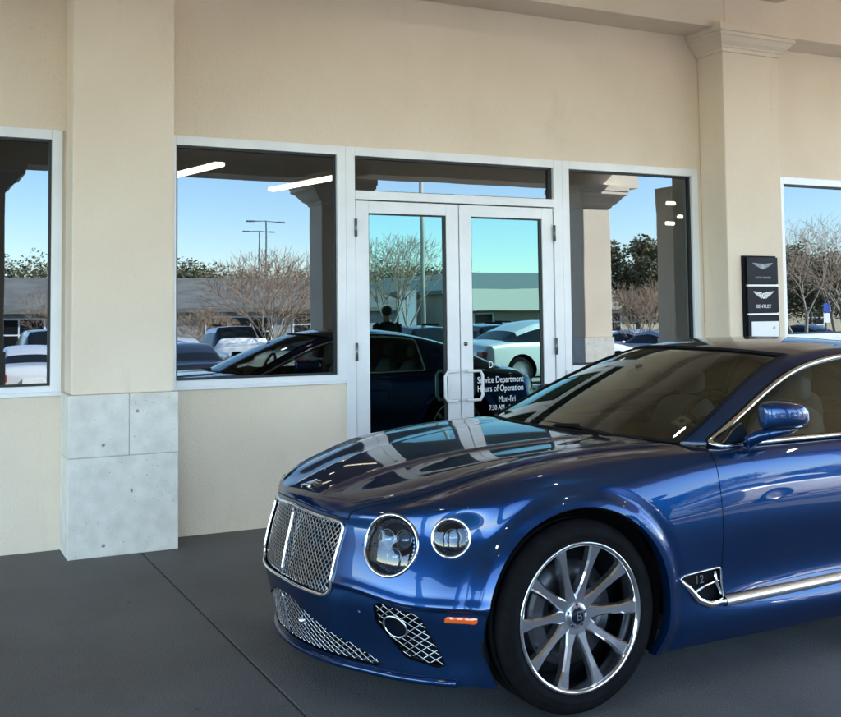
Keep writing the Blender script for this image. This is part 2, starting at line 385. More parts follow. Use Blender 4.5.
    bm=bmesh.new(); box(bm,-6,14,14.5,14.7,0,3.3); box(bm,-6.2,-6,YW+T,14.7,0,3.3); box(bm,14,14.2,YW+T,14.7,0,3.3); part('interior_wall',bm,M['inwall'])
    # ---- canopy
    bm=bmesh.new(); box(bm,-10.6,13.7,-3.2,7.134,5.0,5.5); part('canopy_ceiling',bm,M['ceil'])
    bm=bmesh.new(); box(bm,-10.6,6.97,-3.0,-2.3,4.02,5.0); box(bm,6.97,13.7,-3.0,-2.3,4.15,5.0); box(bm,-10.6,13.7,-3.35,-3.2,4.6,6.0); part('canopy_beam',bm,M['stucco'])
    for cx in (-10.2,-4.35,1.3,6.97,12.62): part('canopy_cross_beam',BX(cx-.33,cx+.33,-2.3,7.134,4.45,4.99),M['stucco'])
    bm=bmesh.new(); box(bm,-10.6,13.7,-3.35,YW,6.0,6.2); box(bm,-14,30,YW+.001,YW+12,6.2,6.4); part('roof',bm,M['stucco'])
    bm=bmesh.new(); box(bm,-14,30,YW+12,YW+12.3,0,6.4); box(bm,-14.2,-14,YW,YW+12,0,6.4); box(bm,30,30.2,YW,YW+12,0,6.4); part('rear_wall',bm,M['stucco'])
    def column(cx,cy0,cy1,w=.68,dz=0,cap=True):
        x0,x1=cx-w/2,cx+w/2
        p=part('canopy_column',BX(x0,x1,cy0,cy1,1.06,3.949+dz),M['stucco'],bevel=.02)
        bm=bmesh.new(); rings=[]
        for d,z in [(.0,3.50),(.01,3.949)] if not cap else [(.0,3.50),(.02,3.505),(.03,3.55),(.10,3.60),(.20,3.73),(.27,3.77),(.27,3.83),(.29,3.84),(.29,3.949)]:
            z+=dz if z<3.9 or dz==0 else dz
            rings.append([bm.verts.new(q) for q in ((x0-d,cy1+d,z),(x0-d,cy0-d,z),(x1+d,cy0-d,z),(x1+d,cy1+d,z))])
        for a,b in zip(rings,rings[1:]):
            for k in range(4): bm.faces.new((a[k],a[(k+1)%4],b[(k+1)%4],b[k]))
        bm.faces.new(rings[-1]); obj('capital',bm,M['stucco'],p)
        obj('stone_base',BX(x0-.025,x1+.025,cy0-.025,cy1+.025,0,1.06),M['stone'],p,bevel=.01)
    for cx in (-10.2,-4.35,1.0,6.97,12.62): column(cx,-2.98,-2.32,dz=.2 if cx>10 else .07)
    column(13.33,-.9,.05,.66,cap=False)  # extra pier, added to block the mirrored sky and darken that strip of glass
    # ---- interior lamps (hang inside, shine through the glass)
    def strip_lamp(x,y,z,L,lab):
        t=empty('ceiling_lamp',(x,y,z),R(13)); tag(t,lab,'ceiling lamp','strip lamps inside the showroom')
        bm=bmesh.new(); box(bm,-.05,.05,-L/2,L/2,0,.05); obj('housing',bm,M['white'],t)
        bm=bmesh.new(); box(bm,-.045,.045,-L/2+.01,L/2-.01,-.035,-.001); obj('diffuser',bm,M['tube'],t,bevel=.008)
        for s in (-1,1):
            bm=bmesh.new(); tube(bm,[(0,s*L*.35,.05),(0,s*L*.35,3.2-z)],.004,6); obj('cable',bm,M['white'],t)
    import itertools
    return B,strip_lamp
B,strip_lamp=build_setting()
strip_lamp(2.32,9.55,2.93,1.25,'white strip lamp seen through the wide left window pane, near its top left corner')
strip_lamp(3.60,9.95,2.93,1.30,'white strip lamp seen through the wide left window pane, near its top right corner')
# ================================================================== SMALL FIXTURES
def fixtures():
    # small spot lamps deep inside, right-hand pane
    for i,(x,y,z,lab) in enumerate(((8.62,10.3,2.93,'small bright interior lamp, the topmost of three in the right door-side pane'),
                        (9.05,10.6,2.80,'small bright interior lamp, the middle and widest of three in the right door-side pane'),
                        (8.64,10.35,2.68,'small bright interior lamp, the lowest of three in the right door-side pane'))):
        t=empty('spot_lamp',(x,y,z)); tag(t,lab,'spot lamp','small lamps inside the showroom')
        bm=bmesh.new(); tube(bm,[(-.06,0,0),(.06,0,0)],.024,10); obj('bulb_cover',bm,M['tube'],t)
        bm=bmesh.new(); tube(bm,[(0,0,.03),(0,0,3.2-z)],.006,6); obj('stem',bm,M['black'],t)
    # framed picture inside
    t=empty('framed_picture',(8.95,10.98,1.55)); tag(t,'small dark framed picture on the brown inner wall behind the right pane','picture')
    bm=bmesh.new()
    for q in ((-.22,-.17,-.3,.3),(.17,.22,-.3,.3),(-.17,.17,.25,.3),(-.17,.17,-.3,-.25)): box(bm,q[0],q[1],-.03,0,q[2],q[3])
    obj('frame',bm,M['black'],t); obj('print',BX(-.17,.17,-.012,-.002,-.25,.25),M['signgrey'],t)
    o=obj('partition_wall',BX(7.6,10.6,11.0,11.12,.013,3.19),M['inwall']); tag(o,'brown inner partition wall behind the right pane','wall')
    # wall sign
    s=empty('wall_sign',(6.81,7.165,1.30)); tag(s,'stack of three dark name plates with winged emblems on the right pilaster','sign')
    W_=.375
    obj('backing',BX(-.025,W_,-.028,-.001,-.03,.765),M['black'],s,bevel=.004)
    zz=[(.505,.75),(.245,.480),(0.0,.220)]
    for i,(a,b) in enumerate(zz):
        p=obj('plate',BX(.0,W_,-.05,-.0285,a,b),M['signblack'],s,bevel=.004)
        if i<2:
            obj('divider',BX(.005,W_-.004,-.052,-.0285,a-.021,a-.004),M['alu'],s)
            mm=M['signgrey'] if i==0 else M['letter']
            bm=bmesh.new(); cx,cz=W_/2,lerp(a,b,.67)
            # winged emblem outline, feather slots cut by rows
            H_=.048 if i==0 else .062; Wd=.125
            for sg in (-1,1):
                pts=[]
                for r_ in range(5):
                    t0=r_/5; t1=(r_+.72)/5
                    zt=cz+H_*(.5-t0); zb=cz+H_*(.5-t1)
                    wt=Wd*(1-t0**1.3*.72); wb=Wd*(1-t1**1.3*.72)
                    k=.022
                    vs=[bm.verts.new((cx+sg*k,-.0535,zt-.004)),bm.verts.new((cx+sg*wt,-.0535,zt+.006)),bm.verts.new((cx+sg*wb,-.0535,zb+.006)),bm.verts.new((cx+sg*k,-.0535,zb-.004))]
                    bm.faces.new(vs)
            r0=bmesh.ops.create_circle(bm,cap_ends=True,radius=.021,segments=20,matrix=Matrix.Translation((cx,-.0537,cz-.004))@Matrix.Scale(1.25,4,(0,0,1))@Matrix.Rotation(PI/2,4,'X'))
            obj('emblem',bm,mm,p)
            if i==1: text_obj('emblem_letter','B',.036,M['signblack'],p,(cx,-.0545,cz-.004),(PI/2,0,0),.0005)
            text_obj('lettering','ASTON MARTIN' if i==0 else 'BENTLEY',.026 if i==0 else .045,mm,p,(cx,-.052,lerp(a,b,.24)),(PI/2,0,0),.001)
        else:
            obj('white_insert',BX(.035,W_-.012,-.054,-.0505,.0,.165),M['white'],p)
            bm=bmesh.new(); cx,cz=W_-.075,.105
            bm.faces.new([bm.verts.new((cx-.018,-.055,cz-.01)),bm.verts.new((cx+.016,-.055,cz-.01)),bm.verts.new((cx+.016,-.055,cz+.016)),bm.verts.new((cx-.004,-.055,cz+.012))])
            obj('mark',bm,M['signgrey'],p)
    # canopy downlights (their tiny reflections sparkle on the paint)
    can=emis('can',(1,.93,.8),14)
    labs=['left','right']
    n=0
    for x,w_ in ((-1.2,'over the open driveway'),(4.1,'over the bonnet of the blue coupe'),(9.9,'over the tail of the blue coupe')):
        for y,v_ in ((-.5,'camera-side'),(2.6,'middle'),(5.6,'wall-side')):
            t=empty('canopy_downlight',(x,y,4.998)); tag(t,f'round {v_} canopy downlight {w_}','downlight','downlights in the canopy ceiling')
            bm=bmesh.new(); lathe(bm,[(.09,0),(.12,0),(.12,-.02),(.09,-.02),(.09,0)],n=24); obj('trim',bm,M['white'],t)
            bm=bmesh.new(); bmesh.ops.create_circle(bm,cap_ends=True,radius=.088,segments=24,matrix=Matrix.Translation((0,0,-.006))); obj('lens',bm,can,t)
fixtures()
# ================================================================== THE BLUE COUPE
# car frame: x = rearwards from the front axle, y = sideways (half is built at +y and mirrored), z up
PH=R(2.0); Wd=Vector((math.sin(PH),-math.cos(PH),0)); CO=Vector((2.379,3.44,0))-Wd*.93
car=empty('coupe_car',CO,PH); tag(car,'glossy metallic blue two door coupe parked in front of the glass doors','car')
SF=[(0,-.858),(.19,-.848),(.36,-.805),(.48,-.752),(.58,-.698),(.67,-.632),(.74,-.560),(.80,-.462)]
def body_cage():
    FZ=[.155,.235,.335,.43,.525,.625,.715]
    # front-face fore/aft lean of each row (added to SF) at the middle and at the corner
    FL_c=[.020,.000,-.018,-.030,-.016,.004,.028]
    FL_s=[.055,.030,.000,-.030,-.022,.004,.038]
    FW=[.0,.19,.36,.48,.58,.67,.74,.80]
    zE=[.787,.782,.775,.775,.782,.790,.795,.797]
    sE=[-.816,-.806,-.762,-.710,-.648,-.580,-.512,-.435]
    # ---- top grid
    SS=[0,.25,.5,.75,1.05,1.5,2.0,2.45,2.85,3.2,3.55,3.78,3.93]
    fr=[0,.12,.30,.52,.76]
    zc=[(-.8,.787),(-.7,.842),(-.6,.876),(-.4,.922),(-.2,.955),(0,.976),(.25,.996),(.5,1.008),(.75,1.005),(1.05,.99),(2.85,.99),(3.2,1.01),(3.55,1.0),(3.8,.965),(3.93,.90)]
    zr=[(-.7,.735),(-.64,.787),(-.5,.842),(-.35,.890),(-.2,.925),(-.07,.949),(.11,.969),(.3,.982),(.5,.990),(.75,.99),(1.05,.985),(2.45,.985),(2.85,1.0),(3.2,.99),(3.55,.97),(3.8,.93),(3.93,.87)]
    ze=[(-.435,.797),(-.35,.828),(-.22,.855),(-.1,.872),(0,.882),(.25,.897),(.5,.915),(.75,.935),(1.05,.945),(2.0,.95),(2.45,.955),(2.85,.945),(3.2,.925),(3.55,.90),(3.78,.86),(3.93,.80)]
    we=[(-.435,.800),(-.35,.842),(-.22,.876),(-.1,.893),(0,.902),(.25,.906),(.5,.905),(.75,.903),(1.05,.903),(2.0,.905),(2.45,.915),(2.85,.92),(3.2,.90),(3.55,.86),(3.78,.82),(3.93,.76)]
    JW=[0,.20,.38,.54,.66,.755,.835]
    J=7; V={}
    def topz(s,w,j):
        c=itp(zc,s); r=itp(zr,s); 
        if j<=4:
            t=JW[j]/.66; return lerp(c,r,t**2.2) + (.004 if j==3 else 0)
        e=itp(ze,s)
        return r-(r-e)*(.14 if j==5 else .46)
    rows=len(fr)+len(SS)
    T=[[None]*8 for _ in range(rows)]
    for i in range(rows):
        for j in range(8):
            if i<len(fr):
                if j<7: s=lerp(sE[j],0,fr[i]) 
                else: s=lerp(sE[7],0,fr[i])
            else: s=SS[i-len(fr)]
            if s>3.3: 
                sq={3.55:.02,3.78:.05,3.93:.10}.get(s,0)
                s2=s-sq*(j/7)**2.5
            else: s2=s
            if j==7: wv=itp(we,s); z=itp(ze,s)
            else:
                kx=1 if s>-.1 else 1
                wv=JW[j]; 
                if s<0: wv=lerp([0,.19,.36,.49,.59,.67,.74][j],JW[j],min(1,(s-sE[j])/(0-sE[j])*1.6))
                if s>3.0: wv*=lerp(1,itp(we,s)/.905,min(1,(s-3)/.5))
                z=topz(s,wv,j)
                if i==0: z=zE[j]
            T[i][j]=(s2,wv,z)
    # ---- side rows
    K=7
    def side(i,k):
        s,w_,z=T[i][7]
        zrow=[.165,.265,.365,.470,.59,.70,None]
        if k==6: zz=z-.075
        else: zz=zrow[k]
        wt={ # s: widths for k0..k6
         0:(.905,.945,.960,.968,.972,.968,.945),
         .25:(.915,.952,.962,.968,.970,.965,.944),
         .5:(.915,.950,.952,.955,.960,.960,.938),
         .75:(.915,.955,.940,.940,.953,.956,.936),
         1.05:(.92,.962,.935,.930,.950,.956,.937),
         1.5:(.92,.965,.935,.928,.950,.957,.938),
         2.0:(.92,.965,.938,.935,.952,.958,.940),
         2.45:(.93,.965,.955,.958,.966,.968,.950),
         2.85:(.93,.965,.972,.980,.985,.980,.955),
         3.2:(.92,.955,.965,.973,.976,.968,.94),
         3.55:(.86,.91,.93,.94,.94,.93,.90),
         3.78:(.80,.86,.88,.89,.89,.88,.86),
         3.93:(.70,.76,.78,.79,.79,.785,.775)}
        if i>=5: wv=wt[SS[i-5]][k]
        else:
            t=fr[i]/1.0
            hi_=[(0,.800),(.12,.846),(.30,.896),(.52,.935),(.76,.960)]
            lo_=[(0,.855),(.12,.912),(.30,.950),(.52,.963),(.76,.968)]
            mixk=(1,1,1,1,.85,.45,.12)[k]
            wb=lerp(dict(hi_)[fr[i]],dict(lo_)[fr[i]],mixk)
            off=wt[0][k]-.970
            wv=wb+off*lerp(.0,1,min(1,fr[i]*1.5))
            # blend row heights from front-face rows
            fz=FZ[k]; zz=lerp(fz,zz,min(1,fr[i]*1.6))
            if k==6 and i>0: zz=lerp(.722,zz,min(1,fr[i]*1.8))
            if i==0: return None
        s0=T[i][7][0]
        if i<5:
            # column foot positions follow the corner
            sc_=-.462*(1-fr[i]) + FL_s[k]*(1-fr[i])
            s0=sc_
        if s>3.4: s0=s+(.04 if k in(3,4) else 0)-(.06 if k==0 else 0)
        return (s0,wv,zz)
    vs=[];idx={}
    def add(key,p):
        idx[key]=len(vs); vs.append(p)
    for i in range(rows):
        for j in range(8): 
            add(('t',i,j,1),T[i][j])
            if j: add(('t',i,j,-1),(T[i][j][0],-T[i][j][1],T[i][j][2]))
    for i in range(rows):
        for k in range(7):
            p=side(i,k)
            if i==0: 
                p=(SF[7][1]+FL_s[k]-.035*(1,1,1,1,.85,.45,.12)[k],FW[7]+.040*(1,1,1,1,.85,.45,.12)[k],FZ[k])
            add(('s',i,k,1),p); add(('s',i,k,-1),(p[0],-p[1],p[2]))
    for j in range(7):
        for k in range(7):
            t=FW[j]/.8
            p=(SF[j][1]+lerp(FL_c[k],FL_s[k],t)-.02*t**4*(1,1,1,1,.85,.45,.12)[k],FW[j]+.03*t**3*(1,1,1,1,.85,.45,.12)[k],FZ[k])
            add(('f',j,k,1),p)
            if j: add(('f',j,k,-1),(p[0],-p[1],p[2]))
    n=rows-1
    for j in range(7):
        for k in range(7):
            x=3.99-.10*(FW[j]/.8)**2 - (.0 if k in (3,4) else .02)-(.08 if k==0 else 0)
            zz=[.2,.3,.40,.52,.63,.73,.80][k]
            p=(x,[0,.2,.36,.5,.6,.68,.73][j],zz); add(('r',j,k,1),p)
            if j: add(('r',j,k,-1),(p[0],-p[1],p[2]))
    def g(kind,a,b,sg):
        if kind=='t' : return idx[('t',a,b,sg if b else 1)]
        if kind=='s': return idx[('t',a,7,sg)] if b==7 else idx[('s',a,b,sg)]
        if kind=='f':
            if b==7: return g('t',0,a,sg)
            if a==7: return idx[('s',0,b,sg)]
            return idx[('f',a,b,sg if a else 1)]
        if kind=='r':
            if b==7: return g('t',n,a,sg)
            if a==7: return idx[('s',n,b,sg)]
            return idx[('r',a,b,sg if a else 1)]
    F=[]
    for sg in (1,-1):
        def q(a,b,c,d): F.append((a,b,c,d) if sg>0 else (d,c,b,a))
        for i in range(n):
            for j in range(7): q(g('t',i,j,sg),g('t',i+1,j,sg),g('t',i+1,j+1,sg),g('t',i,j+1,sg))
            for k in range(7): q(g('s',i,k,sg),g('s',i,k+1,sg),g('s',i+1,k+1,sg),g('s',i+1,k,sg))
        for j in range(7):
            for k in range(7):
                q(g('f',j,k,sg),g('f',j,k+1,sg),g('f',j+1,k+1,sg),g('f',j+1,k,sg))
                q(g('r',j,k,sg),g('r',j+1,k,sg),g('r',j+1,k+1,sg),g('r',j,k+1,sg))
    return vs,F
def subdivided(vs,F,levels,mats=None,fit=3,damp=.8):
    """Catmull-Clark with the cage pre-adjusted so the limit surface passes through the points"""
    tgt=[Vector(v) for v in vs]; cur=[v.copy() for v in tgt]
    def ev(c,l):
        me=bpy.data.meshes.new('tmp'); me.from_pydata([tuple(v) for v in c],[],F)
        if mats: me.polygons.foreach_set('material_index',mats)
        for _ in range(4): me.materials.append(None)
        o=bpy.data.objects.new('tmp',me); C.objects.link(o)
        m=o.modifiers.new('s','SUBSURF'); m.levels=l; m.render_levels=l; m.use_limit_surface=True; m.boundary_smooth='PRESERVE_CORNERS'
        dg=bpy.context.evaluated_depsgraph_get(); r=bpy.data.meshes.new_from_object(o.evaluated_get(dg))
        bpy.data.objects.remove(o); return r
    for _ in range(fit):
        r=ev(cur,1)
        for i in range(len(cur)): cur[i]+= (tgt[i]-r.vertices[i].co)*damp
        bpy.data.meshes.remove(r)
    return ev(cur,levels)
def sstep(a,b,x):
    t=max(0,min(1,(x-a)/(b-a))); return t*t*(3-2*t)
AR=.428                     # wheel arch opening radius
def sculpt(co):
    """creases and flares pressed into the smooth skin"""
    s,w_,z=co; 
    if w_>.6 and z<.9:
        for hs in (0,2.85):
            r=math.hypot(s-hs,z-.375)
            if r<.62:
                co.y+=.010*sstep(.50,.462,r)*sstep(.9,.75,z)*sstep(.80,.9,w_)
                # concave groove behind the flare
                co.y-=.006*sstep(.455,.475,r)*sstep(.54,.485,r)*sstep(.80,.9,w_)
    if w_>.3 and z>.74 and s<.75:
        wr=itp(HW,s)-.030
        co.z+=.0065*math.exp(-((w_-wr)/.026)**2)*sstep(-.80,-.70,s)*sstep(.72,.45,s)
        co.z-=.004*math.exp(-((w_-wr-.055)/.03)**2)*sstep(-.74,-.6,s)*sstep(.72,.45,s)
    if w_<.6 and z>.74 and s<.7:
        # two long bonnet creases opening out from the badge to the scuttle
        wc=itp([(-.80,.13),(-.5,.19),(0,.29),(.5,.40)],s); f_=sstep(-.80,-.66,s)*sstep(.60,.35,s)
        co.z-=.0075*sstep(wc-.012,wc+.050,w_)*sstep(wc+.30,wc+.08,w_)*f_
        co.z+=.002*math.exp(-((w_-wc)/.016)**2)*f_
    if w_>.7 and -.45<s<3:
        zp=itp([(-.45,.86),(-.2,.905),(0,.925),(.25,.94),(.5,.947),(.8,.952),(2.0,.955),(3,.955)],s)
        d=(z-zp); k=math.exp(-(d/.014)**2)*sstep(-.42,-.15,s)*sstep(2.9,2.2,s)
        co.y+=.0055*k; co.z+=.004*k
    # bumper shelf: skin drops back under the line below the lamps
    if s<-.2 and w_>.30 and z<.56:
        zl=itp([(.30,.492),(.5,.485),(.62,.468),(.72,.452),(.85,.450)],w_)
        t=sstep(zl+.006,zl-.012,z)*sstep(.15,.27,z)*sstep(.34,.45,w_)*sstep(-.40,-.46,s)
        n=Vector((-.75,.6,0)).normalized() if w_>.6 else Vector((-.95,.3,0))
        co-=n*.014*t
        up=sstep(zl+.05,zl+.006,z)*(1-t)*sstep(.34,.45,w_)*sstep(-.36,-.46,s)*sstep(zl-.03,zl,z)
        co+=n*.007*up
    return co
def isocut(bm,gf,layer,inside_tag,only=None):
    """split faces along gf=0; faces with gf<0 get inside_tag. only: tag the cut is confined to"""
    bm.verts.ensure_lookup_table()
    val={}
    for v in bm.verts: val[v]=gf(v.co)
    for v in bm.verts:
        if abs(val[v])<1e-9: val[v]=1e-7
    cross=[e for e in bm.edges if val[e.verts[0]]*val[e.verts[1]]<0 and abs(val[e.verts[0]])+abs(val[e.verts[1]])<1.0]
    zero=set()
    for e in cross:
        if not e.is_valid: continue
        a,b=e.verts; va,vb=val[a],val[b]
        if va*vb>=0: continue
        t=va/(va-vb)
        if t<.12 and len(a.link_edges)==4:
            a.co=a.co.lerp(b.co,t); val[a]=0.0; zero.add(a); continue
        if t>.88 and len(b.link_edges)==4:
            b.co=b.co.lerp(a.co,1-t); val[b]=0.0; zero.add(b); continue
        ne,nv=bmesh.utils.edge_split(e,a,t); val[nv]=0.0; zero.add(nv)
    faces=set(f for v in zero for f in v.link_faces)
    for f in faces:
        zs=[v for v in f.verts if v in zero]
        if len(zs)<2: continue
        sg=set(1 if val[v]>0 else -1 for v in f.verts if v not in zero)
        if len(sg)<2: continue
        done=False
        for i in range(len(zs)):
            for j in range(i+1,len(zs)):
                e=bm.edges.get((zs[i],zs[j]))
                if e: continue
                try:
                    bmesh.utils.face_split(f,zs[i],zs[j]); done=True
                except Exception: pass
                if done: break
            if done: break
    for f in bm.faces:
        if only is not None and f[layer] not in only: continue
        m=sum(val.get(v,0.0) for v in f.verts)
        if m<0: f[layer]=inside_tag
def rbox(x,y,cx,cy,hx,hy,r):
    qx=abs(x-cx)-hx+r; qy=abs(y-cy)-hy+r
    return math.hypot(max(qx,0),max(qy,0))+min(max(qx,qy),0)-r
def poly_sdf(x,y,P):
    d=1e9; s=1; n=len(P); j=n-1
    for i in range(n):
        ex=P[j][0]-P[i][0]; ey=P[j][1]-P[i][1]; wx=x-P[i][0]; wy=y-P[i][1]
        t=max(0,min(1,(wx*ex+wy*ey)/(ex*ex+ey*ey))); bx=wx-ex*t; by=wy-ey*t
        d=min(d,bx*bx+by*by)
        c1=y>=P[i][1]; c2=y<P[j][1]; c3=ex*wy>ey*wx
        if (c1 and c2 and c3) or (not c1 and not c2 and not c3): s=-s
        j=i
    return s*math.sqrt(d)
TAGS=dict(body=0,arch=1,hood=2,seam=3,door=4,lamp=5,lamp2=6,grille=7,lowgr=8,intake=9,hole=10,cowl=11,rearlamp=12,vent=13)
L1=Vector((-.672,.607,.668)); L2=Vector((-.492,.775,.706))
A1=Vector((-.84,.46,.20)).normalized(); A2=Vector((-.66,.74,.16)).normalized()
def axd(p,c,a):
    d=p-c; return (d-a*d.dot(a)).length, d.dot(a)
HW=[(-.80,.372),(-.76,.400),(-.70,.465),(-.6,.55),(-.4,.625),(-.2,.665),(0,.69),(.3,.72),(.66,.765),(.9,.78)]
def cowl_s(w_): return .475+.36*w_*w_
GP=[(0,.737),(.375,.716),(.395,.70),(.372,.47),(.352,.452),(.0,.458),]
def build_body():
    vs,F=body_cage(); me=subdivided(vs,F,4)
    bm=bmesh.new(); bm.from_mesh(me); bpy.data.meshes.remove(me)
    bmesh.ops.delete(bm,geom=[v for v in bm.verts if v.co.y<-1e-5],context='VERTS')
    # refine the nose: one more split there
    for v in bm.verts:
        if v.co.y<1e-4: v.co.y=0
        sculpt(v.co)
    ly=bm.faces.layers.int.new('part')
    T=TAGS
    def cut(fn,tag_,only=(0,)): isocut(bm,fn,ly,tag_,only)
    for hs in (0,2.85): cut(lambda p:(math.hypot(p.x-hs,p.z-.375)-AR) if p.y>.5 else 1.5,T['arch'])
    # greenhouse floor opening
    cut(lambda p: max(cowl_s(p.y)+.04-p.x,p.x-3.55+.0,p.y-.80+max(0,p.x-2.4)*.10) if p.z>.85 else 1.5,T['hole'])
    # bonnet
    def gh(p):
        if p.z<.70: return 1.5
        return max(p.y-itp(HW,p.x), (.768-.17*p.y**2)-p.z, p.x-(cowl_s(p.y)-.035))
    cut(lambda p:gh(p)-.0022,T['seam']); cut(lambda p:gh(p)+.0022,T['hood'],(T['seam'],))
    # cowl strip
    cut(lambda p: max(p.x-(cowl_s(p.y)+.05),(cowl_s(p.y)-.036)-p.x,p.y-.775) if p.z>.85 else 1.5,T['cowl'],(0,T['seam']))
    # lamps
    def gl(c,a,r,sq=1.0):
        def f(p):
            if p.x>-.2: return 1.5
            d,h=axd(p,c,a); return d-r if abs(h)<.15 else 1.5
        return f
    cut(gl(L1,A1,.117),T['lamp'],(0,T['seam'],T['hood'])); cut(gl(L2,A2,.072),T['lamp2'],(0,T['seam'],T['hood']))
    # grille, rounded trapezoid seen from the front
    def gg(p):
        if p.x>-.6: return 1.5
        return poly_sdf(p.y,p.z,[(-.375,.716),(0,.737),(.375,.716),(.372,.47),(.35,.452),(0,.458),(-.35,.452)])-.012
    cut(gg,T['grille'],(0,T['seam'],T['hood']))
    def gi(p):
        if p.x>-.35: return 1.5
        return poly_sdf(p.y,p.z,[(-.45,.195),(-.14,.378),(0,.385),(.10,.377),(.56,.206),(.53,.194),(0,.200)])-.004
    cut(gi,T['lowgr'])
    def go(p):
        if p.x>-.30: return 1.5
        return poly_sdf(p.y,p.z,[(.578,.438),(.600,.446),(.718,.422),(.735,.40),(.768,.232),(.75,.225),(.655,.252),(.578,.375)])-.006
    cut(go,T['intake'])
    # door
    def gd(p):
        if p.y<.5 or p.z<.2: return 1.5
        x0=.715+.03*sstep(.85,1.0,p.z)*-1
        return max(rbox(p.x,p.z,1.42,.67,.71,.318,.05)) if False else rbox(p.x,p.z,.737+.67,.362+.40,.67,.40,.03)
    cut(lambda p:gd(p)-.0024,T['seam'],(0,)); cut(lambda p:gd(p)+.0024,T['door'],(T['seam'],))
    # fender vent
    VP=[(.498,.460),(.52,.470),(.725,.478),(.732,.350),(.72,.336),(.65,.332),(.59,.355)]
    cut(lambda p: (poly_sdf(p.x,p.z,VP)-.004) if (p.y>.5 and abs(p.x-.6)<.4) else 1.5,T['vent'],(0,T['seam']))
    # bumper seam line from intake to arch
    def gb(p):
        if not(-.56<p.x<-.33 and p.y>.55): return 1.5
        return abs(p.z-(.447+.0*p.x))-.0018
    cut(gb,T['seam'])
    def gr(p):
        if p.x<3.6 or p.z<.5: return 1.5
        return math.hypot((p.y-.60)/1.5,(p.z-.74))-.075
    cut(gr,T['rearlamp'])
    return bm,ly
bodybm,PLY=build_body()
TREE=BVHTree.FromBMesh(bodybm)
def on_front(w_,z,inset=0):
    """point on the skin straight ahead of (w,z)"""
    h,n,_,_=TREE.ray_cast(Vector((-1.5,abs(w_),z)),Vector((1,0,0)))
    if h is None: h=Vector((-.5,abs(w_),z)); n=Vector((-1,0,0))
    if n.x>0: n=-n
    p=h-n*inset
    if w_<0: p.y=-p.y
    return p
def on_side(x,z,inset=0):
    h,n,_,_=TREE.ray_cast(Vector((x,1.5,z)),Vector((0,-1,0)))
    if h is None: h=Vector((x,.93,z)); n=Vector((0,1,0))
    if n.y<0: n=-n
    return h-n*inset
def on_top(x,w_,inset=0):
    h,n,_,_=TREE.ray_cast(Vector((x,abs(w_),2.0)),Vector((0,0,-1)))
    if h is None: return Vector((x,w_,.98))
    if n.z<0:n=-n
    p=h-n*inset
    if w_<0:p.y=-p.y
    return p
def extract(tags,both=True,side=1,flange=0,offset=0,flange_dir=None):
    """copy faces of the given tags into a new bmesh (mirrored / one side)"""
    if not isinstance(tags,(tuple,list)): tags=(tags,)
    tags=[TAGS[t] for t in tags]
    out=bmesh.new(); vm={}
    for f in bodybm.faces:
        if f[PLY] in tags:
            vv=[]
            for v in f.verts:
                if v not in vm: vm[v]=out.verts.new(v.co)
                vv.append(vm[v])
            try: out.faces.new(vv)
            except ValueError: pass
    out.normal_update()
    if offset:
        nn={v:v.normal.copy() for v in out.verts}
        for v in out.verts: v.co-=nn[v]*offset
    if flange:
        # turn the open edges inwards so panels show thickness
        es=[e for e in out.edges if e.is_boundary and all(min(math.hypot(v.co.x,v.co.z-.375),math.hypot(v.co.x-2.85,v.co.z-.375))<AR+.006 for v in e.verts)]
        nn={}
        for e in es:
            for v in e.verts: nn[v]=v.normal.copy()
        for e in es: e.smooth=False
        r=bmesh.ops.extrude_edge_only(out,edges=es)
        nv=[g_ for g_ in r['geom'] if isinstance(g_,bmesh.types.BMVert)]
        src=list(nn.items())
        # match new verts with old by position
        km={}
        for v,n_ in src: km[(round(v.co.x,6),round(v.co.y,6),round(v.co.z,6))]=n_
        for v in nv:
            n_=km.get((round(v.co.x,6),round(v.co.y,6),round(v.co.z,6)),Vector((0,0,1)))
            v.co+=(-n_*flange if flange_dir is None else flange_dir*flange)
    if both:
        d=bmesh.ops.duplicate(out,geom=list(out.verts)+list(out.edges)+list(out.faces))
        nf=[g_ for g_ in d['geom'] if isinstance(g_,bmesh.types.BMFace)]
        for g_ in d['geom']:
            if isinstance(g_,bmesh.types.BMVert): g_.co.y=-g_.co.y
        bmesh.ops.reverse_faces(out,faces=nf)
        bmesh.ops.remove_doubles(out,verts=[v for v in out.verts if abs(v.co.y)<1e-3],dist=2e-4)
    elif side<0:
        for v in out.verts: v.co.y=-v.co.y
        bmesh.ops.reverse_faces(out,faces=list(out.faces))
    return out
def loops(bm):
    """ordered boundary loops of a bmesh"""
    es=set(e for e in bm.edges if e.is_boundary); res=[]
    while es:
        e=es.pop(); a,b=e.verts; path=[a,b]
        while True:
            nx=[q for q in path[-1].link_edges if q in es]
            if not nx: break
            q=nx[0]; es.discard(q); o=q.other_vert(path[-1])
            if o is path[0]: break
            path.append(o)
        res.append([v.co.copy() for v in path])
    return res
def resample(P,n,closed=True,smooth=2):
    P=P+[P[0]] if closed else P
    L=[0]
    for a,b in zip(P,P[1:]): L.append(L[-1]+(b-a).length)
    out=[];k=0; m=n if closed else n-1
    for i in range(n):
        t=L[-1]*i/m
        while k<len(L)-2 and L[k+1]<t: k+=1
        d=L[k+1]-L[k]; out.append(P[k].lerp(P[k+1],(t-L[k])/d if d>0 else 0))
    for _ in range(smooth):
        if closed: out=[(out[i-1]+out[i]*2+out[(i+1)%n])/4 for i in range(n)]
        else: out=[out[0]]+[(out[i-1]+out[i]*2+out[i+1])/4 for i in range(1,n-1)]+[out[-1]]
    return out
def mir(P): return [Vector((p.x,-p.y,p.z)) for p in P]
def pushed(P,d,dirv=None): return [p+dirv*d for p in P]
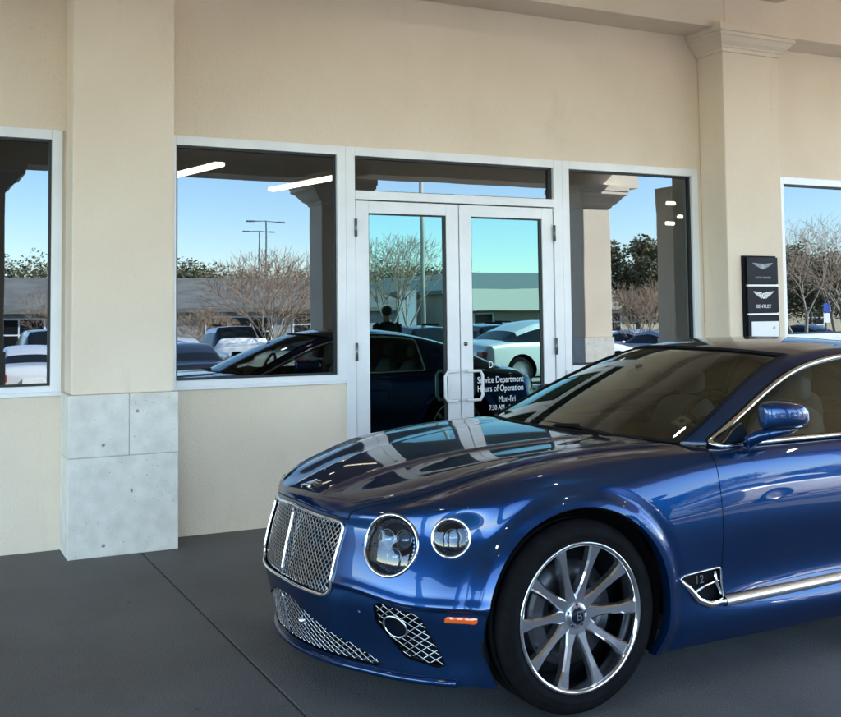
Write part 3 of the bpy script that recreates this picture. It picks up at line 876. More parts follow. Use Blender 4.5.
# ---------------- panels
obj('body',extract('body',flange=.045,flange_dir=Vector((0,-1,0))),M['paint'],car,smooth=True,norm=False)
obj('bonnet',extract('hood'),M['paint'],car,smooth=True,norm=False)
obj('panel_gap',extract('seam',offset=.002),M['black'],car,norm=False)
obj('cowl_panel',extract('cowl',offset=.006),M['black'],car,smooth=True,norm=False)
doors=[]
for sg in (-1,1): doors.append(obj('door',extract('door',both=False,side=sg),M['paint'],car,smooth=True,norm=False))
# inner dark liner: closes every gap, arches lined by tubs
obj('inner_shell',extract(('body','hood','seam','door','cowl'),offset=.022),M['black'],car,norm=False)
bm=bmesh.new(); box(bm,-.45,3.75,-.62,.62,.15,.18); obj('underbody',bm,M['black'],car)
for sg in (-1,1):
    for hs in (0,2.85):
        bm=bmesh.new()
        prof=[(AR+.004,.0),(AR+.012,.02),(AR+.012,.32),(.05,.33)]
        Mx=Matrix.Translation((hs,sg*.895,.375))@Matrix.Rotation(sg*PI/2,4,'X')
        lathe(bm,[(r,h) for r,h in prof],Mx,64)
        # keep only above the sill
        bmesh.ops.delete(bm,geom=[v for v in bm.verts if v.co.z<.14],context='VERTS')
        obj('wheel_tub',bm,M['black'],car,smooth=True)
# ---------------- front lamps
def ring(bm,P,r,n=10): tube(bm,P,r,n,closed=True)
def lamp(tagname,c,a,rad,sg,main):
    P=loops(extract(tagname,both=False))[0]
    P=resample(P,72,smooth=3)
    fl=(lambda v: Vector((v.x,sg*v.y,v.z)))
    e=a.cross(Vector((0,0,1))).normalized(); u=e.cross(a).normalized()
    if u.z<0: u=-u
    P2=[fl(p) for p in P]; cc=fl(c); aa=fl(a); ee=fl(e); uu=fl(u)
    bm=bmesh.new(); ring(bm,[p+aa*.002 for p in P2],.0065,10)
    root=obj('headlight',bm,M['chrome'],car,smooth=True)
    # domed clear cover
    bm=bmesh.new(); rings=[]
    for k,(q,h) in enumerate(((1,0),(.9,.0045),(.7,.011),(.45,.0155),(.2,.0175))):
        rings.append([bm.verts.new(cc.lerp(p,q) + aa*(h) if k else p) for p in P2])
    # centre of the domes should sit on the skin plane: average
    ctr=sum(P2,Vector())/len(P2)
    for k,(q,h) in enumerate(((1,0),(.9,.0045),(.7,.011),(.45,.0155),(.2,.0175))):
        for v,p in zip(rings[k],P2): v.co=ctr.lerp(p,q)+aa*h
    for A_,B_ in zip(rings,rings[1:]):
        for k in range(len(P2)): bm.faces.new((A_[k],A_[(k+1)%72],B_[(k+1)%72],B_[k]))
    bm.faces.new(rings[-1]); obj('lens',bm,M['lampglass'],root,smooth=True)
    # black bowl
    bm=bmesh.new(); rings=[]
    for q,h in ((.97,-.004),(.93,-.012),(.90,-.04),(.75,-.075),(.0001,-.085)):
        rings.append([bm.verts.new(ctr.lerp(p,q)+aa*h) for p in P2])
    for A_,B_ in zip(rings,rings[1:]):
        for k in range(72): bm.faces.new((A_[k],A_[(k+1)%72],B_[(k+1)%72],B_[k]))
    obj('bowl',bm,M['lampinner'],root,smooth=True)
    # inner chrome step ring with cut-crystal facets
    bm=bmesh.new(); 
    n=40 if main else 28
    r1,r2=rad*.86,rad*.74
    for k in range(n):
        a0=2*PI*k/n; a1=2*PI*(k+.86)/n; am=(a0+a1)/2
        def pt(r,an,h): return ctr+ee*(r*math.cos(an))+uu*(r*math.sin(an))+aa*h
        v=[bm.verts.new(pt(r1,a0,-.020)),bm.verts.new(pt(r1,a1,-.020)),bm.verts.new(pt(r2,a1,-.034)),bm.verts.new(pt(r2,a0,-.034)),bm.verts.new(pt((r1+r2)/2,am,-.019))]
        for q in ((0,1,4),(1,2,4),(2,3,4),(3,0,4)): bm.faces.new([v[i] for i in q])
    obj('crystal_ring',bm,M['crystal'],root)
    # projectors
    spots=[(-.38,.18,.30),(.30,.22,.30),(-.02,-.36,.26)] if main else [(0,0,.42)]
    for px,py,pr in spots:
        o_=ctr+ee*px*rad+uu*py*rad-aa*.055
        Mx=Matrix.Translation(o_)@Matrix((( ee.x,uu.x,aa.x,0),(ee.y,uu.y,aa.y,0),(ee.z,uu.z,aa.z,0),(0,0,0,1)))
        bm=bmesh.new(); lathe(bm,[(pr*rad*1.18,-.02),(pr*rad*1.18,.018),(pr*rad*1.02,.022),(pr*rad,.010)],Mx,28); obj('reflector_ring',bm,M['darkchrome'],root,smooth=True)
        bm=bmesh.new(); lathe(bm,[(pr*rad,.008),(pr*rad*.85,.020),(pr*rad*.5,.030),(pr*rad*.15,.034),(.0002,.0345)],Mx,28); obj('projector_lens',bm,M['crystal'],root,smooth=True)
    return root
M['lampinner']=mat('lampinner',(.015,.02,.03),.25,.3)
M['crystal']=mat('crystal',(.13,.18,.25),.06,.7)
for sg in (-1,1):
    lamp('lamp',L1,A1,.117,sg,True); lamp('lamp2',L2,A2,.072,sg,False)
# ---------------- radiator grille
gl=extract('grille',offset=.045); 
gsurf=obj('grille',gl,M['black'],car,norm=False)
lp=max(loops(extract('grille')),key=len); lp=resample(lp,160,smooth=2)
bm=bmesh.new(); ring(bm,[p+Vector((-.004,0,0)) for p in lp],.0075,10); obj('grille_surround',bm,M['chrome'],gsurf,smooth=True)
def inside_grille(y,z): return poly_sdf(y,z,[(-.375,.716),(0,.737),(.375,.716),(.372,.47),(.35,.452),(0,.458),(-.35,.452)])-.006
def matrix_mesh(bm,inside,fr,y0,y1,z0,z1,pitch,ang,r,depth,wav=.003,n=6,step=.008):
    """woven diagonal strands clipped to inside()<0, laid on the surface fr(y,z)"""
    for fam in (1,-1):
        ca,sa=math.cos(ang*fam),math.sin(ang*fam)
        cy,cz=(y0+y1)/2,(z0+z1)/2; Lh=math.hypot(y1-y0,z1-z0)/2
        m=int(Lh/pitch)+2
        for k in range(-m,m+1):
            run=[]; t=-Lh
            while t<=Lh:
                y=cy+ca*t-sa*k*pitch; z=cz+sa*t+ca*k*pitch
                if inside(y,z)<0:
                    p=fr(y,z); p=p+Vector((-1,0,0))*(wav*math.cos(PI*t/pitch*math.sin(2*ang)*1.0+ (0 if fam>0 else PI)+k*PI)) 
                    run.append(p)
                else:
                    if len(run)>1: tube(bm,run,r,n)
                    run=[]
                t+=step
            if len(run)>1: tube(bm,run,r,n)
bm=bmesh.new()
matrix_mesh(bm,inside_grille,lambda y,z:on_front(y,z,.012),-.40,.40,.44,.75,.0185,R(50),.0036,.01,wav=0,n=5)
obj('mesh_strands',bm,M['chromemesh'],gsurf,smooth=True)
bm=bmesh.new(); tube(bm,[on_front(0,.459+.0275*i)+Vector((-.002,0,0)) for i in range(11)],.0085,10); obj('centre_bar',bm,M['chrome'],gsurf,smooth=True)
# ---------------- lower centre grille
lg=extract('lowgr',offset=.04); lgo=obj('lower_grille',lg,M['black'],car,norm=False)
LGP=[(-.45,.195),(-.14,.378),(0,.385),(.10,.377),(.56,.206),(.53,.194),(0,.200)]
def in_low(y,z): return poly_sdf(abs(y),z,LGP)-.001
bm=bmesh.new()
matrix_mesh(bm,in_low,lambda y,z:on_front(y,z,.008),-.6,.6,.17,.40,.021,R(34),.0034,.01,wav=0,n=5)
obj('mesh_strands',bm,M['chromemesh'],lgo,smooth=True)
bm=bmesh.new(); tube(bm,[on_front(0,.205+.0195*i)+Vector((-.001,0,0)) for i in range(10)],.006,8); obj('centre_bar',bm,M['chrome'],lgo,smooth=True)
bm=bmesh.new(); p=on_front(-.15,.295,-.004); lathe(bm,[(.0001,.008),(.013,.007),(.016,.0),(.016,-.02)],Matrix.Translation(p)@Matrix.Rotation(-PI/2,4,'Y'),20); obj('sensor',bm,M['chrome'],lgo,smooth=True)
# ---------------- outer intakes
for sg in (-1,1):
    ib=extract('intake',both=False,side=sg,offset=.05); io=obj('bumper_intake',ib,M['black'],car,norm=False)
    IP=[(.578,.438),(.600,.446),(.718,.422),(.735,.40),(.768,.232),(.75,.225),(.655,.252),(.578,.375)]
    hc=(.640,.362); hr=.041
    f_in=lambda y,z: max(poly_sdf(abs(y),z,IP)-.003, hr-math.hypot(abs(y)-hc[0],z-hc[1]))
    bm=bmesh.new()
    if sg>0: matrix_mesh(bm,f_in,lambda y,z:on_front(y,z,.008),.55,.79,.21,.46,.0235,R(38),.0032,.01,wav=0,n=5)
    else: matrix_mesh(bm,f_in,lambda y,z:on_front(y,z,.008),-.79,-.55,.21,.46,.0235,R(38),.0032,.01,wav=0,n=5)
    obj('mesh_strands',bm,M['chromemesh'],io,smooth=True)
    bm=bmesh.new(); P=[]
    for k in range(40):
        a_=2*PI*k/40; q=on_front(sg*(hc[0]+hr*math.cos(a_)),hc[1]+hr*math.sin(a_),.004); P.append(q)
    ring(bm,P,.0045,8); obj('lamp_bezel',bm,M['chrome'],io,smooth=True)
    bm=bmesh.new(); ax=(on_front(sg*hc[0],hc[1],.07)); v0=[bm.verts.new(p) for p in P]; v1=[bm.verts.new(ax+(p-sum(P,Vector())/40)*.75) for p in P]
    for k in range(40): bm.faces.new((v0[k],v0[(k+1)%40],v1[(k+1)%40],v1[k]))
    bm.faces.new(v1); obj('lamp_barrel',bm,M['signblack'],io,smooth=True)
    P=resample(max(loops(extract('intake',both=False,side=sg)),key=len),90,smooth=1)
    # orange side marker
    bm=bmesh.new(); g=[]
    for i in range(9):
        row=[]
        for j in range(4):
            y_=None; x=-.545+.102*i/8; z=.397+.031*j/3
            p=on_side(x,z,-.004 if 0<i<8 and 0<j<3 else .002); p.y*=sg; row.append(bm.verts.new(p))
        g.append(row)
    for i in range(8):
        for j in range(3): bm.faces.new((g[i][j],g[i+1][j],g[i+1][j+1],g[i][j+1]))
    obj('side_marker_lamp',bm,M['orange'],car,smooth=True)
    # parking sensors
    for (y_,z_) in ((.50,.40),):
        bm=bmesh.new(); p=on_front(sg*y_,z_,-.001); lathe(bm,[(.0001,.002),(.010,.001),(.011,-.004)],Matrix.Translation(p)@Matrix.Rotation(-PI/2,4,'Y'),16); obj('parking_sensor',bm,M['paint'],car,smooth=True)
# lower lip / splitter
bm=bmesh.new(); P=[]
for i in range(61):
    w_=-.80+1.6*i/60; h_=TREE.ray_cast(Vector((-1.5,abs(w_),.19)),Vector((1,0,0)))[0]
    if h_ is not None and h_.x<-.3: P.append(Vector((h_.x+.002,w_,.165)))
tube(bm,P,.016,8); obj('front_lip',bm,M['paint'],car,smooth=True)
# ---------------- vent and chrome sills
for sg in (-1,1):
    vb=extract('vent',both=False,side=sg,offset=.03); vo=obj('fender_vent',vb,M['black'],car,norm=False)
    P=resample(max(loops(extract('vent',both=False,side=sg)),key=len),80,smooth=1)
    low=[]
    bm=bmesh.new(); ring(bm,[p+Vector((0,sg*.002,0)) for p in P],.0042,8)
    def S(x,z,i=0): q=on_side(x,z,i); q.y*=sg; return q
    tube(bm,[S(.503,.455,-.003),S(.54,.417,-.004),S(.59,.363,-.004),S(.65,.338,-.006),S(.735,.337,-.006)],[.006,.012,.016,.017,.016],8)
    tube(bm,[S(.565,.395,0),S(.64,.415,.002),S(.72,.424,.002)],.006,8)
    tube(bm,[S(.692,.468,.0),S(.705,.42,.002),S(.732,.35,.0)],.007,8)
    obj('vent_trim',bm,M['chrome'],vo,smooth=True)
    p=S(.60,.445,-.001)
    text_obj('vent_number','12',.05,M['chrome'],vo,(p.x,p.y,p.z),(PI/2,0,0) if sg<0 else (PI/2,0,PI),.003)
    bm=bmesh.new(); g=[]
    for i in range(25):
        x=.742+1.48*i/24; zc=.338+.012*(x-.72)
        prof=[(-.024,.0),(-.021,-.010),(-.013,-.0165),(-.002,-.0185),(.009,-.0155),(.017,-.0095),(.022,.001)]
        g.append([bm.verts.new(S(x,zc+dz_,dd)) for dz_,dd in prof])
    for i in range(24):
        for j in range(6): bm.faces.new((g[i][j],g[i+1][j],g[i+1][j+1],g[i][j+1]))
    obj('sill_trim',bm,M['satin'],car,smooth=True)
# ================= greenhouse
def greenhouse():
    # each row: centre ... glass edge ... outer rail ... down to belt (8 points)
    def row(c,edge,out,belt,zc,inter=None):
        s0,z0=c; es,ew,ez=edge; os_,ow,oz=out; bs,bw,bz=belt
        r=[]
        for t in (0,.33,.62,.85): 
            w_=ew*t; k=t**2.2
            r.append((lerp(s0,es,k),w_,lerp(z0,ez,t**2.6)))
        r.append(edge); r.append(out)
        r.append((lerp(os_,bs,.5),lerp(ow,bw,.5)+.012,lerp(oz,bz,.5))); r.append(belt)
        return r
    rows=[
     row((.47,1.005),(.690,.752,.990),(.790,.818,.985),(.83,.855,.972),0),
     row((.66,1.098),(.895,.722,1.088),(1.00,.790,1.082),(1.04,.862,.975),0),
     row((.88,1.196),(1.105,.672,1.186),(1.215,.745,1.180),(1.24,.868,.978),0),
     row((1.13,1.296),(1.350,.612,1.286),(1.45,.698,1.268),(1.47,.870,.978),0),
     row((1.36,1.374),(1.56,.582,1.340),(1.68,.668,1.315),(1.69,.870,.978),0),
     row((1.66,1.412),(1.76,.575,1.365),(1.90,.652,1.338),(1.91,.870,.978),0),
     row((2.05,1.418),(2.07,.565,1.370),(2.12,.645,1.338),(2.14,.868,.98),0),
     row((2.5,1.375),(2.48,.548,1.335),(2.50,.628,1.300),(2.52,.855,.985),0),
     row((2.95,1.275),(2.90,.520,1.240),(2.90,.600,1.208),(2.90,.83,.99),0),
     row((3.35,1.13),(3.28,.51,1.105),(3.26,.595,1.08),(3.22,.78,.99),0),
     row((3.68,.99),(3.62,.50,.975),(3.60,.58,.965),(3.55,.70,.955),0)]
    vs=[];idx={}
    for i,r in enumerate(rows):
        for j,p in enumerate(r):
            idx[(i,j,1)]=len(vs); vs.append(p)
            if j: idx[(i,j,-1)]=len(vs); vs.append((p[0],-p[1],p[2]))
    F=[];mi=[]
    for sg in (1,-1):
        G=lambda i,j: idx[(i,j,sg if j else 1)]
        for i in range(len(rows)-1):
            for j in range(7):
                q=(G(i,j),G(i+1,j),G(i+1,j+1),G(i,j+1)); F.append(q if sg>0 else q[::-1])
                if j<4: m=1 if i<4 else (2 if i>=7 and i<9 else 0)
                elif j==4: m=0
                else: m=3 if i<7 else 0
                mi.append(m)
    me=subdivided(vs,F,3,mats=mi,fit=3,damp=.8)
    bm=bmesh.new(); bm.from_mesh(me); bpy.data.meshes.remove(me); return bm
gb=greenhouse()
def ex_mat(src,mi,cond=None,offset=0,flange=0):
    out=bmesh.new(); vm={}
    for f in src.faces:
        if f.material_index==mi and (cond is None or cond(f.calc_center_median())):
            vv=[]
            for v in f.verts:
                if v not in vm: vm[v]=out.verts.new(v.co)
                vv.append(vm[v])
            out.faces.new(vv)
    out.normal_update()
    if offset:
        nn={v:v.normal.copy() for v in out.verts}
        for v in out.verts: v.co-=nn[v]*offset
    return out
roof=obj('roof',ex_mat(gb,0),M['paint'],car,smooth=True,norm=False)
sol=roof.modifiers.new('t','SOLIDIFY'); sol.thickness=.03; sol.offset=-1; roof.data.materials.append(M['headliner']); sol.material_offset=1; sol.material_offset_rim=1
ws=obj('windscreen',ex_mat(gb,1,offset=.004),M['carglass'],car,smooth=True,norm=False)
wl_=max(loops(ex_mat(gb,1)),key=len)
bm=bmesh.new(); tube(bm,resample(wl_,160,smooth=0),.009,6,closed=True); obj('seal',bm,M['black'],ws,smooth=True)
obj('rear_window',ex_mat(gb,2,offset=.004),M['carglass'],car,smooth=True,norm=False)
for k,sg in enumerate((-1,1)):
    sgl=ex_mat(gb,3,cond=lambda c:c.y*sg>0)
    L_=max(loops(sgl),key=len)
    o=obj('side_window',sgl,M['sideglass'] if 'sideglass' in M else M['carglass'],car,smooth=True,norm=False)
    P=resample(L_,200,smooth=1)
    bm=bmesh.new(); tube(bm,[p+Vector((0,sg*.004,0)) for p in P],.0115,8,closed=True); obj('window_trim',bm,M['chrome'],o,smooth=True)
    bm=bmesh.new(); tube(bm,[p-Vector((0,sg*.012,.0)) for p in P],.014,6,closed=True); obj('seal',bm,M['black'],o,smooth=True)
    # quarter triangle in front of the mirror: black
    # belt skirt between door skin and glass
    bm=bmesh.new(); g=[]
    for i in range(40):
        x=.74+2.6*i/39; t=on_top(x,.80 if x<2.4 else .80-(x-2.4)*.10,0)
        a_=t; g.append([bm.verts.new((a_.x,sg*(a_.y-.02),a_.z-.02)),bm.verts.new((a_.x,sg*(a_.y+.008),a_.z+.001))])
    for i in range(39): bm.faces.new((g[i][0],g[i+1][0],g[i+1][1],g[i][1]))
    obj('belt_seal',bm,M['black'],car)
# ================= wheels
def wheel(x,sg,steer=0):
    root=obj('wheel',bmesh.new(),M['rubber'],car); root.location=(x,sg*.93,.375)
    # outward axis = +Y*sg ; lathe about Z then rotate so Z->outward
    Mo=Matrix.Rotation(-sg*PI/2,4,'X')
    bm=bmesh.new()
    prof=[(.285,-.20),(.300,-.225),(.345,-.232),(.366,-.215),(.374,-.19)]
    for gz in (-.165,-.110,-.055):
        prof+=[(.3755,gz-.006),(.366,gz-.005),(.366,gz+.005),(.3755,gz+.006)]
    prof+=[(.374,-.022),(.368,-.006),(.358,.007),(.352,.010),(.350,.013),(.338,.016),(.325,.0165),(.322,.0185),(.318,.0165),(.300,.013),(.293,.007),(.288,.0),(.280,-.02)]
    lathe(bm,prof,Mo,96); obj('tyre',bm,M['rubber'],root,smooth=True)
    bm=bmesh.new(); lathe(bm,[(.292,.004),(.2925,.012),(.287,.0145),(.277,.011),(.273,.0),(.268,-.020),(.262,-.05),(.255,-.12),(.262,-.2),(.285,-.205)],Mo,96)
    rim=obj('rim',bm,M['rimedge'],root,smooth=True)
    # ten spokes, flat dark faces with polished edges
    bm=bmesh.new()
    for k in range(10):
        an=R(-18+36*k)
        rt=Matrix.Rotation(-an,4,'Z')
        secs=[]
        for r_,hw,top,dep in ((.035,.026,-.030,.05),(.075,.0245,-.028,.045),(.12,.0175,-.022,.040),(.17,.0165,-.015,.036),(.215,.0185,-.008,.034),(.25,.0245,-.004,.034),(.279,.029,-.001,.030)):
            ch=.0065
            pts=[(-hw,r_,top-dep),(-hw,r_,top-ch),(-hw+ch,r_,top),(hw-ch,r_,top),(hw,r_,top-ch),(hw,r_,top-dep)]
            secs.append([bm.verts.new(Mo@(rt@Vector(p))) for p in pts])
        for a_,b_ in zip(secs,secs[1:]):
            for q in range(5):
                f=bm.faces.new((a_[q],a_[q+1],b_[q+1],b_[q])); f.material_index=1 if q in(1,3) else 0
    # mirror-image note: angles seen from outside on the near side
    obj('spokes',bm,[M['rim'],M['rimedge']],rim)
    bm=bmesh.new(); lathe(bm,[(.052,-.06),(.052,-.028),(.047,-.024),(.034,-.022),(.033,-.018),(.0315,-.016)],Mo,40); obj('hub',bm,M['rim'],rim,smooth=True)
    bm=bmesh.new(); lathe(bm,[(.0315,-.016),(.030,-.012),(.015,-.010),(.0001,-.0095)],Mo,40); cp=obj('hub_cap',bm,M['signblack'],rim,smooth=True)
    t=text_obj('cap_letter','B',.052,M['rimedge'],cp,(0,sg*-.0085,0),(PI/2,0,0) if sg<0 else (PI/2,0,PI),.0012)
    t.location=(0,-sg*.0085*-1*-1,0) if False else (0,sg*(-.0085),0)
    bm=bmesh.new()
    for k in range(5):
        an=2*PI*k/5+.3; Mx=Mo@Matrix.Translation((.042*math.cos(an)*1.0,.042*math.sin(an),-.024))
        lathe(bm,[(.0075,-.01),(.0075,.0),(.005,.002),(.0001,.002)],Mx,10)
    obj('wheel_bolts',bm,M['darkchrome'],rim,smooth=True)
    bm=bmesh.new(); lathe(bm,[(.09,-.10),(.095,-.085),(.205,-.085),(.205,-.115),(.09,-.115)],Mo,72); obj('brake_disc',bm,M['disc'],root,smooth=True)
    bm=bmesh.new(); secs=[]
    cen= R(180+5) if sg<0 else R(-5)
    for i in range(9):
        an=R(150)+R(70)*i/8      # caliper ahead of the axle, seen from outside
        if sg>0: an=PI-an
        ring_=[]
        for r_,h in ((.135,-.125),(.135,-.060),(.150,-.048),(.195,-.048),(.212,-.060),(.212,-.125)):
            q=Mo@Vector((r_*math.cos(an),r_*math.sin(an)*(-sg*-1) if False else r_*math.sin(an),h)); ring_.append(bm.verts.new(q))
        secs.append(ring_)
    for a_,b_ in zip(secs,secs[1:]):
        for q in range(5): bm.faces.new((a_[q],a_[q+1],b_[q+1],b_[q]))
    bm.faces.new(secs[0]); bm.faces.new(secs[-1]); obj('caliper',bm,M['caliper'],root,bevel=.004)
    bm=bmesh.new(); lathe(bm,[(.27,-.2),(.1,-.2),(.0001,-.2)],Mo,32); obj('wheel_back',bm,M['black'],root)
    return root
for x in (0,2.85):
    for sg in (-1,1): wheel(x,sg)
# ================= door mirrors
M['mirrorglass']=mat('mirrorglass',(.8,.8,.8),.02,1)
for sg in (-1,1):
    # folded back against the side glass
    sh=0.0 if sg<0 else .16; dy=0.0 if sg<0 else -.055; dz=0 if sg<0 else -.03
    n=20; secs=[]; bm=bmesh.new()
    for (x,cy,cz,hy,hz) in ((.945,.990,1.100,.012,.045),(.950,.990,1.101,.030,.058),(.975,.992,1.103,.048,.0655),(1.03,.998,1.103,.058,.066),(1.09,1.002,1.101,.058,.062),(1.15,1.000,1.098,.052,.055),(1.195,.992,1.095,.040,.044),(1.215,.985,1.093,.022,.026)):
        rg=[]
        for k in range(n):
            a_=2*PI*k/n; ca,sa=math.cos(a_),math.sin(a_); e=.70
            rg.append(bm.verts.new((x+sh,sg*(cy+dy+hy*math.copysign(abs(ca)**e,ca)),cz+dz+hz*math.copysign(abs(sa)**e,sa)*(1 if sa>0 else .80))))
        secs.append(rg)
    for a_,b_ in zip(secs,secs[1:]):
        for k in range(n): bm.faces.new((a_[k],a_[(k+1)%n],b_[(k+1)%n],b_[k]))
    bm.faces.new(secs[0]); bm.faces.new(secs[-1])
    mo=obj('door_mirror',bm,M['paint'],car,smooth=True); s_=mo.modifiers.new('s','SUBSURF'); s_.levels=1; s_.render_levels=2
    bm=bmesh.new(); pts=[(1.08+sh+.095*math.cos(2*PI*k/28),sg*(.940+dy),1.100+dz+.045*math.sin(2*PI*k/28)) for k in range(28)]
    bm.faces.new([bm.verts.new(p) for p in pts]); obj('mirror_glass',bm,M['mirrorglass'],mo)
    bm=bmesh.new()
    pts=[(.945,.900,.985),(.950,.93,1.005),(.962,.965,1.022),(.99,1.0,1.034),(1.08,1.01,1.041),(1.17,1.0,1.050)]
    tube(bm,[(a+sh,sg*(b+dy),c+dz) for a,b,c in pts],[.036,.030,.028,.026,.020,.010],12); obj('mirror_foot',bm,M['paint'],mo,smooth=True)
    bm=bmesh.new(); P=[(x+sh,sg*(y+dy),1.053+dz) for x,y in ((.95,1.022),(1.0,1.052),(1.08,1.058),(1.16,1.045),(1.2,1.02))]; tube(bm,P,.0035,6); obj('mirror_seam',bm,M['black'],mo)
    # black triangular patch ahead of the side glass
    bm=bmesh.new(); tri=[(.84,.868,.988),(.985,.872,.990),(.985,.835,1.062),(.93,.842,1.040)]
    a_=[bm.verts.new((p[0],sg*(p[1]+.004),p[2])) for p in tri]; b_=[bm.verts.new((p[0],sg*(p[1]-.012),p[2])) for p in tri]
    bm.faces.new(a_); bm.faces.new(b_[::-1])
    for i in range(4): bm.faces.new((a_[i],b_[i],b_[(i+1)%4],a_[(i+1)%4]))
    obj('mirror_patch',bm,M['signblack'],car)
    # door handle
    bm=bmesh.new(); tube(bm,[on_side(1.86,.80,-.004)*1,on_side(1.90,.803,-.030),on_side(2.0,.806,-.034),on_side(2.06,.806,-.006)],[.008,.012,.012,.008],8)
    for v in bm.verts: v.co.y*=sg
    obj('door_handle',bm,M['paint'],doors[0 if sg<0 else 1],smooth=True)
# ================= wipers, emblem, sticker
bm=bmesh.new()
for pts in ([(.50,-.50,1.012),(.52,-.20,1.022),(.525,.15,1.02)],[(.56,.05,1.018),(.60,.35,1.028),(.66,.62,1.02)]): tube(bm,pts,.007,6)
obj('wiper',bm,M['black'],car,smooth=True)
bm=bmesh.new(); tube(bm,[(.505,-.02,.998),(.50,-.10,1.018),(.515,-.25,1.03)],.009,8); obj('wiper_arm',bm,M['black'],car,smooth=True)
def emblem():
    bm=bmesh.new()
    c=on_top(-.752,0)
    for sg in (-1,1):
        for r_ in range(3):
            t=r_/3; 
            a0=on_top(-.760+.016*r_,sg*.012,-.006); a1=on_top(-.772+.022*r_,sg*(.062-.012*r_),-.004); b1=on_top(-.757+.022*r_,sg*(.058-.012*r_),-.003); b0=on_top(-.746+.016*r_,sg*.012,-.006)
            bm.faces.new([bm.verts.new(p) for p in (a0,a1,b1,b0)])
    r=bmesh.ops.extrude_face_region(bm,geom=list(bm.faces))
    for g_ in r['geom']:
        if isinstance(g_,bmesh.types.BMVert): g_.co.z+=.004
    Mx=Matrix.Translation(c+Vector((0,0,.006)))@Matrix.Rotation(R(-28),4,'Y')@Matrix.Scale(1.35,4,(1,0,0))
    lathe(bm,[(.016,-.01),(.016,0),(.013,.004),(.0001,.006)],Mx,20)
    obj('bonnet_emblem',bm,M['chrome'],car)
emblem()
# inspection sticker inside the windscreen, near lower corner
gt=BVHTree.FromBMesh(gb)
def on_ws(x,y,d=.012):
    h,n,_,_=gt.ray_cast(Vector((x,y,2)),Vector((0,0,-1))); 
    if h is None: return Vector((x,y,1.1))
    if n.z<0:n=-n
    return h-n*d
def patch(x0,x1,y0,y1,m,par,name,d=.010,n=4):
    bm=bmesh.new(); g=[[bm.verts.new(on_ws(lerp(x0,x1,i/n),lerp(y0,y1,j/n),d)) for j in range(n+1)] for i in range(n+1)]
    for i in range(n):
        for j in range(n): bm.faces.new((g[i][j],g[i+1][j],g[i+1][j+1],g[i][j+1]))
    return obj(name,bm,m,par)
M['stickred']=mat('stickred',(.35,.02,.03),.4); M['stickblue']=mat('stickblue',(.35,.55,.62),.4)
st=patch(.765,.835,-.68,-.61,M['stickblue'],ws,'sticker',.010)
patch(.775,.83,-.67,-.62,M['white'],ws,'sticker_field',.0085); patch(.788,.815,-.66,-.632,M['stickred'],ws,'sticker_mark',.007)
# ================= interior
bm=bmesh.new()
g=[]
for x,z in ((.50,.93),(.62,.985),(.80,1.005),(.98,1.01),(1.06,.985),(1.10,.90),(1.10,.60)):
    g.append([bm.verts.new((x+.16*(y/.76)**2*(1 if x<.9 else .2),y,z-.03*(abs(y)/.76)**3+(.022 if (abs(y+.38)<.17 and .8<x<1.08) else 0))) for y in [-.76+1.52*k/16 for k in range(17)]])
for a_,b_ in zip(g,g[1:]):
    for k in range(16): bm.faces.new((a_[k],a_[k+1],b_[k+1],b_[k]))
obj('dashboard',bm,M['dash'],car,smooth=True)
# steering wheel (left-hand drive: camera side)
bm=bmesh.new(); Mx=Matrix.Translation((1.20,-.38,.985))@Matrix.Rotation(R(-68),4,'Y')
P=[Mx@Vector((.18*math.cos(2*PI*k/40),.18*math.sin(2*PI*k/40),0)) for k in range(40)]
tube(bm,P,.015,8,closed=True)
for an in (0,110,250): tube(bm,[Mx@Vector((0,0,.0)),Mx@Vector((.17*math.cos(R(an+180)),.17*math.sin(R(an+180)),0))],.016,6)
lathe(bm,[(.06,-.03),(.06,.02),(.045,.03),(.0001,.03)],Mx,20); obj('steering_wheel',bm,M['dash'],car,smooth=True)
def seat(x,y,m=M['leather']):
    def pod(name,secs,par,e=.6):
        bm=bmesh.new(); rs=[]
        for cx,cz,hy,hx in secs:
            rs.append([bm.verts.new((cx+hx*math.copysign(abs(math.sin(2*PI*k/16))**e,math.sin(2*PI*k/16)),y+hy*math.copysign(abs(math.cos(2*PI*k/16))**e,math.cos(2*PI*k/16)),cz)) for k in range(16)])
        for a_,b_ in zip(rs,rs[1:]):
            for k in range(16): bm.faces.new((a_[k],a_[(k+1)%16],b_[(k+1)%16],b_[k]))
        bm.faces.new(rs[0]); bm.faces.new(rs[-1]); o=obj(name,bm,m,par,smooth=True); s_=o.modifiers.new('s','SUBSURF'); s_.levels=1; s_.render_levels=2; return o
    b=pod('seat',[(x-.05,.30,.22,.25),(x-.05,.42,.25,.27),(x-.05,.50,.25,.27),(x-.05,.52,.20,.22)],car)
    pod('seat_back',[(x+.20,.45,.24,.07),(x+.25,.65,.26,.07),(x+.30,.85,.26,.065),(x+.34,1.00,.24,.055),(x+.365,1.08,.16,.045)],b)
    pod('headrest',[(x+.365,1.09,.10,.03),(x+.365,1.12,.135,.045),(x+.372,1.20,.13,.045),(x+.376,1.235,.09,.03)],b)
for x,y in ((1.42,-.38),(1.42,.38)): seat(x,y)
for x,y in ((2.25,-.34),(2.25,.34)): seat(x,y)
bm=bmesh.new(); g=[]
secs=[]
for x,hy,hz in ((1.105,.05,.012),(1.115,.11,.03),(1.135,.118,.034),(1.15,.11,.028)):
    secs.append([bm.verts.new((x-.1*0,-0+hy*math.copysign(abs(math.cos(2*PI*k/16))**.6,math.cos(2*PI*k/16)),1.235+hz*math.copysign(abs(math.sin(2*PI*k/16))**.6,math.sin(2*PI*k/16)))) for k in range(16)])
